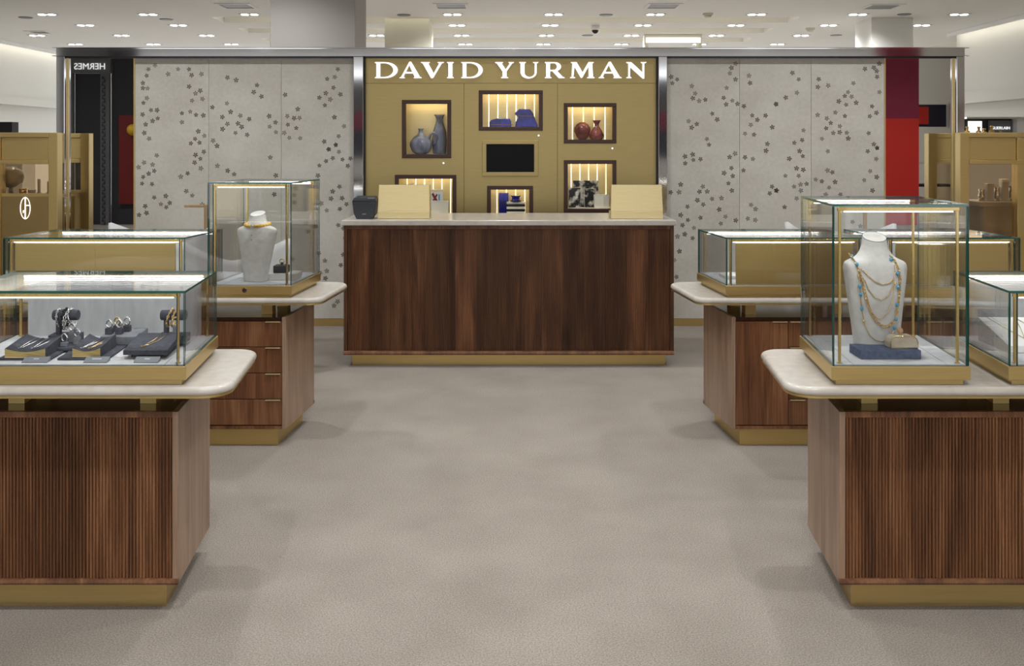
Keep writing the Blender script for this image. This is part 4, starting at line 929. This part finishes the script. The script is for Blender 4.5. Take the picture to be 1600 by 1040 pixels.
# ------------------------------------------------------------------ chairs between counters and screen
def chair(x, y, rz, label, s=1.0):
    r = thing('lounge_chair', label, 'chair', (x, y, 0)); r.rotation_euler = (0, 0, rz); r.scale = (s, s, s)
    # winged shell: seat and a back whose top edge dips in the middle
    b = MB(); rs = []
    for j in range(9):
        v = j/8; row = []
        for i in range(17):
            t = (i/16)*2-1
            xx = t*.33*(1+.1*v); yy = .18-.42*abs(t)**2.2*(1-.25*v)+.05*v; z = .42+(.52*v)*(0.72+.36*abs(t)**1.5)
            row.append((xx, yy, z))
        rs.append(row)
    b.rings(rs, False, False, 0, True); n = len(b.v)
    o = b.build('back_shell', ['upholstery', 'upholstery_taupe'], r, local=True, fix=False)
    md = o.modifiers.new('thick', 'SOLIDIFY'); md.thickness = .03; md.offset = -1; md.material_offset = 1
    MB().prism(rounded(-.30, .30, -.30, .20, .08, .1), .38, .46).build('seat', 'upholstery', r, local=True, bevel=.02)
    for sx in (-1, 1):
        for sy, q in ((-.26, .0), (.18, .0)): MB().tube([(sx*.25, sy, .38), (sx*.30, sy*1.15, 0)], [.018, .013], 8).build('leg', 'oak', r, local=True)
    MB().box(.21, .235, .22, .25, .36, 1.09).build('back_post', 'oak', r, local=True, bevel=.003)
    MB().box(.06, .2095, .22, .25, 1.07, 1.09).build('top_arm', 'oak', r, local=True, bevel=.003)
    return r
chair(-2.52, 7.05, 0.0, 'pale winged lounge chair with an oak post behind the left brass-backed case')
chair(-1.86, 6.55, .35, 'pale winged lounge chair behind the tall case of the left bust', .92)
chair(2.42, 7.05, -.2, 'pale winged lounge chair with an oak post behind the right brass-backed case')

# ------------------------------------------------------------------ brass partitions beside the screen
def partition(side, label, gz=1.145):
    x1 = side*3.70; x0 = side*4.95; Yp = 7.87
    r = thing('partition', label, 'partition', (side*4.3, Yp, 0))
    lo, hi = min(x0, x1), max(x0, x1)
    inner = hi if side < 0 else lo
    fr = MB
    for a in ([lo, hi-.075] if True else []): MB().box(a, a+.075, Yp, Yp+.09, 0, 1.645).build('frame_post', 'brass', r, bevel=.003)
    mid = inner-side*-.0 + side*.50
    MB().box(mid-.03, mid+.03, Yp, Yp+.09, 0, 1.60).build('frame_post', 'brass', r, bevel=.003)
    MB().box(lo+.0755, hi-.0755, Yp, Yp+.09, 1.605, 1.645).build('top_rail', 'brass', r, bevel=.003)
    MB().box(lo+.0755, hi-.0755, Yp-.004, Yp+.094, 1.385, 1.42).build('mid_rail', 'brass', r, bevel=.003)
    segs = sorted([lo+.0755, mid-.0305]), sorted([mid+.0305, hi-.0755])
    for a, c in segs:
        MB().box(a, c, Yp+.02, Yp+.07, 1.4205, 1.6045).build('frieze_panel', 'brass', r, bevel=.003)
        MB().box(a, c, Yp+.04, Yp+.05, gz, 1.3845).build('glass_pane', 'tinted_pane', r)
        MB().box(a, c, Yp+.02, Yp+.07, gz-.025, gz-.0005).build('sill', 'brass', r)
        MB().box(a, c, Yp+.02, Yp+.07, .10, gz-.0255).build('lower_panel', 'bronze', r)
    MB().box(lo+.0755, hi-.0755, Yp, Yp+.09, 0, .0995).build('kick_plate', 'brass', r)
    return r, Yp, lo, hi
rp, Yp, lo, hi = partition(-1, 'brass framed partition with a white oval emblem left of the screen')
rq, _, lo2, hi2 = partition(1, 'brass framed glazed partition right of the screen', .70)
# emblem on the left partition
ep = px(39.5, 325, Yp+.018)
r = thing('emblem', 'white oval emblem with a line monogram on the left partition', 'sign', (ep.x, Yp+.0195, ep.z))
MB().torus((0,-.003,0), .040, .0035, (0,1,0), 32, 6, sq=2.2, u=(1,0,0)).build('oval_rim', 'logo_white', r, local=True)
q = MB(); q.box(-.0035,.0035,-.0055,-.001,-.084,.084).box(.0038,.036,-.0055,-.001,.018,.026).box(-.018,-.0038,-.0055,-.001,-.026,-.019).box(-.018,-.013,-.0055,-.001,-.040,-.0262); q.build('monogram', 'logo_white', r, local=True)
# things behind the glazed strips
tb = thing('back_shelf', 'shelf of ornaments behind the left partition glass', 'shelf', (-4.1, 8.15, 0))
MB().box(-4.9, -3.76, 8.02, 8.18, 1.10, 1.125).build('board', 'bronze', tb)
for x in (-4.85, -3.82): MB().box(x, x+.03, 8.04, 8.16, 0, 1.0995).build('upright', 'bronze', tb)
r = thing('dome_lamp', 'white dome lamp behind the left partition glass', 'lamp', (px(17, 262, 8.1).x, 8.1, 1.1255))
MB().lathe([(.02,0),(.015,.07)], (0,0,0), 12).build('stem', 'white', r, local=True); MB().lathe([(.03,.06),(.09,.10),(.11,.15),(.09,.20),(.03,.235)], (0,0,0), 20).build('shade', 'frosted', r, local=True)
for i, x in enumerate((36, 50, 61, 76)):
    hgt = (.05, .04, .13, .11)[i]; p = px(x, 262, 8.1)
    rr = thing('ornament', ['low gilt tray','small pale dish','slim white candle holder','white folded figure'][i]+' behind the left partition glass', 'ornament', (p.x, 8.1, 1.1255))
    MB().lathe([(.03,0),(.028,.01),(.012 if i > 1 else .03,.02),(.012 if i > 1 else .034,hgt)], (0,0,0), 14).build('body', 'white' if i != 0 else 'gold', rr, local=True)
    MB().lathe([(.034,0),(.034,-.001+.002)], (0,0,0), 14).build('foot', 'gold', rr, local=True)
tb = thing('gift_table', 'white draped display table behind the right partition glass', 'table', (4.4, 8.35, 0))
MB().box(3.99, 5.0, 8.12, 8.52, 1.02, 1.06).build('top', 'white', tb, bevel=.004); MB().box(4.03, 4.96, 8.15, 8.5, 0, 1.0195).build('base', 'wall_white', tb)
for i, x in enumerate((1532, 1544, 1556, 1567, 1579, 1592)):
    p = px(x, 262, 8.3); hh = (.10, .15, .12, .19, .13, .16)[i]
    rr = thing('gift_box' if i % 2 else 'glass_vase', ['short clear vase','small white box','round clear vase','tall white box','squat clear vase','white box with a lid'][i]+' on the table behind the right partition', 'box' if i % 2 else 'vase', (p.x, 8.28, 1.0605))
    if i % 2:
        MB().box(-.028,.028,-.03,.03,0,hh*.8).build('body', 'white', rr, local=True, bevel=.002); MB().box(-.030,.030,-.032,.032,hh*.8,hh).build('lid', 'frosted', rr, local=True, bevel=.002)
    else:
        MB().lathe([(.02,0),(.029,hh*.4),(.02,hh*.8),(.026,hh)], (0,0,0), 16).build('body', 'silver', rr, local=True); MB().lathe([(.026,0),(.026,.004)], (0,0,0), 16).build('foot', 'gold', rr, local=True)
# far shop on the right above the partition
fs = thing('cosmetics_counter', 'far cosmetics counter with dark back and lettered light box, at the upper right', 'counter', (6.7, 12.6, 0))
def fx(p): return (p-CX)*12.6/F
def fz(p): return EYE-(p-HY)*12.6/F
MB().box(fx(1505), fx(1590), 12.7, 12.8, 0, fz(186)).build('back_panel', 'dark', fs)
MB().box(fx(1505), fx(1640), 12.5, 12.8, fz(186)+.001, fz(183)).build('canopy', 'chrome', fs)
MB().box(fx(1518), fx(1539), 12.68, 12.699, fz(207), fz(189)).build('lit_panel', 'logo_white', fs)
MB().box(fx(1550), fx(1584), 12.66, 12.699, fz(207), fz(188)).build('sign_board', 'grey_paint', fs)
MB().box(fx(1505), fx(1590), 12.5, 12.69, 0, fz(212)).build('counter_base', 'white', fs)
MB().box(fx(1586), fx(1640), 12.55, 12.69, fz(212)+.002, fz(186)-.002).build('light_box', 'white', fs)
def text_obj(s, size, mtl, parent, loc, rot, name='lettering'):
    c = bpy.data.curves.new('text', 'FONT'); c.body = s; c.size = size; c.extrude = .004; c.align_x = 'CENTER'; c.align_y = 'CENTER'
    o = bpy.data.objects.new('text', c); COL.objects.link(o); dg = bpy.context.evaluated_depsgraph_get()
    me = bpy.data.meshes.new_from_object(o.evaluated_get(dg)); bpy.data.objects.remove(o); bpy.data.curves.remove(c)
    me.name = name; me.materials.clear(); me.materials.append(M[mtl])
    k = bpy.data.objects.new(name, me); COL.objects.link(k); k.parent = parent; k.location = Vector(loc)-parent.location; k.rotation_euler = rot; return k
text_obj('GUERLAIN', .052, 'sign_text', fs, (fx(1567), 12.652, fz(200)), (PI/2, 0, 0))
for i, (x, h, mt) in enumerate([(1510,.10,'amber'),(1528,.10,'gold'),(1537,.08,'gold'),(1548,.11,'amber'),(1562,.055,'amber')]):
    p = thing('perfume_bottle', ['amber bottle at the left end','gold bottle before the lit panel','smaller gold bottle before the lit panel','amber bottle in the middle','amber bottle under the lettering'][i]+' of the far cosmetics counter', 'bottle', (fx(x), 12.58, fz(212)))
    MB().lathe([(.035,0),(.035,h*.6),(.015,h*.7),(.015,h)], (0,0,0), 12).build('body', mt, p, local=True); MB().lathe([(.02,h),(.02,h*1.2)], (0,0,0), 12).build('cap', 'gold', p, local=True)
# far left shop: dark box and white screens
r = thing('wall_cabinet', 'dark box and white panels far behind the left partition', 'cabinet', (-9.0, 14.5, 0))
MB().box(-10.15, -7.35, 14.5, 14.9, 0, 1.70).build('body', 'wall_white', r); MB().box(-8.3, -7.4, 14.3, 14.49, 1.70, 1.88).build('dark_box', 'dark', r)
MB().box(-7.3, -6.3, 15.5, 15.6, 0, 2.05).build('white_panel', 'white', r)

# ------------------------------------------------------------------ shops behind the camera, seen only in the mirrors
st = thing('storefront', 'dark storefront with lettered fascia, seen reflected in the left mirror', 'storefront', (-7.9, -2.0, 0))
def mx_(p): return (p-CX)*18.4/F
def mz_(p): return EYE-(p-HY)*18.4/F
MB().box(mx_(98), mx_(172), -2.1, -2.0, mz_(114), 3.45).build('fascia', 'store_grey', st)
MB().box(mx_(98), mx_(113), -2.08, -2.0, 0, mz_(114)-.001).build('pilaster', 'store_grey', st)
MB().box(mx_(156), mx_(170), -2.08, -2.0, 0, mz_(114)-.001).build('pilaster', 'store_grey', st)
for (a, c) in ((101.5, 109.5), (159, 166)):
    b = MB(); n = 44; zt_ = mz_(118); h = zt_/n
    for i in range(n):
        xa, xc = mx_(a), mx_(c); z = i*h; d = xc-xa
        b.box(xa, xc-d*.3, -1.999, -1.99, z, z+h*.22).box(xa if i % 2 else xc-d*.5, (xa if i % 2 else xc-d*.5)+d*.22, -1.999, -1.99, z+h*.22, z+h*.8)
    tag(b.build('key_pattern', 'dark', st), kind='stuff')
MB().box(mx_(113)+.001, mx_(156)-.001, -2.16, -2.1, 0, mz_(114)-.002).build('display_window', 'store_glass', st)
MB().box(mx_(170)+.001, mx_(215), -2.16, -2.1, 0, 3.45).build('side_window', 'store_glass', st)
text_obj('HERMES', .17, 'sign_text', st, (mx_(140), -1.985, mz_(104)), (PI/2, 0, PI))
MB().box(mx_(184), mx_(212), -2.099, -2.03, .4, mz_(180)).build('red_banner', 'deep_red', st)
MB().ball((mx_(210), -1.9, mz_(203)), .11, 16).build('yellow_globe', 'yellow', st)
rd = thing('colour_pillar', 'maroon and red shop pillar, seen reflected in the right mirror', 'pillar', (7.5, -2.0, 0))
MB().box(mx_(1376), mx_(1436.5), -2.4, -2.0, mz_(185), 3.55).build('maroon_panel', 'maroon', rd)
MB().box(mx_(1376), mx_(1436.5), -2.4, -2.0, 0, mz_(185)-.001).build('red_panel', 'red', rd)
sf = thing('shop_display', 'navy shop display with red frame and shelves, seen reflected in the right mirror', 'shop display', (8.2, -3.0, 0))
MB().box(7.95, 8.85, -3.1, -3.0, 1.9, 2.35).build('navy_panel', 'navy', sf); MB().box(8.15, 8.45, -2.95, -2.9, 1.95, 2.3).build('red_frame', 'red', sf)
MB().box(7.95, 8.85, -3.1, -2.7, 1.15, 1.2).build('shelf', 'white', sf); MB().box(7.95, 8.85, -3.1, -2.7, .7, .75).build('shelf', 'dark', sf)

# panels added behind the camera to break up the chrome's reflections
for sx, lb in ((-1, 'left'), (1, 'right')):
    q = thing('chrome_backdrop', 'stacked maroon and white panels added to reflect in the '+lb+' chrome post', 'shop display', (sx*3.5, -6.0, 0))
    MB().box(sx*3.5-.8, sx*3.5+.8, -6.3, -6.0, 0, .75).build('backdrop_base', 'dark', q)
    MB().box(sx*3.5-.8, sx*3.5+.8, -6.2, -6.0, .7505, 1.2).build('backdrop_white', 'white', q)
    MB().box(sx*3.5-.8, sx*3.5+.8, -6.3, -6.2, 1.2005, 1.9).build('dark_panel', 'navy', q)
    MB().box(sx*3.5-.8, sx*3.5+.8, -6.3, -6.2, 1.9005, 2.3).build('maroon_panel', 'maroon', q)
    MB().box(sx*3.5-.8, sx*3.5+.8, -6.3, -6.2, 2.3005, 3.1).build('grey_panel', 'store_grey', q)
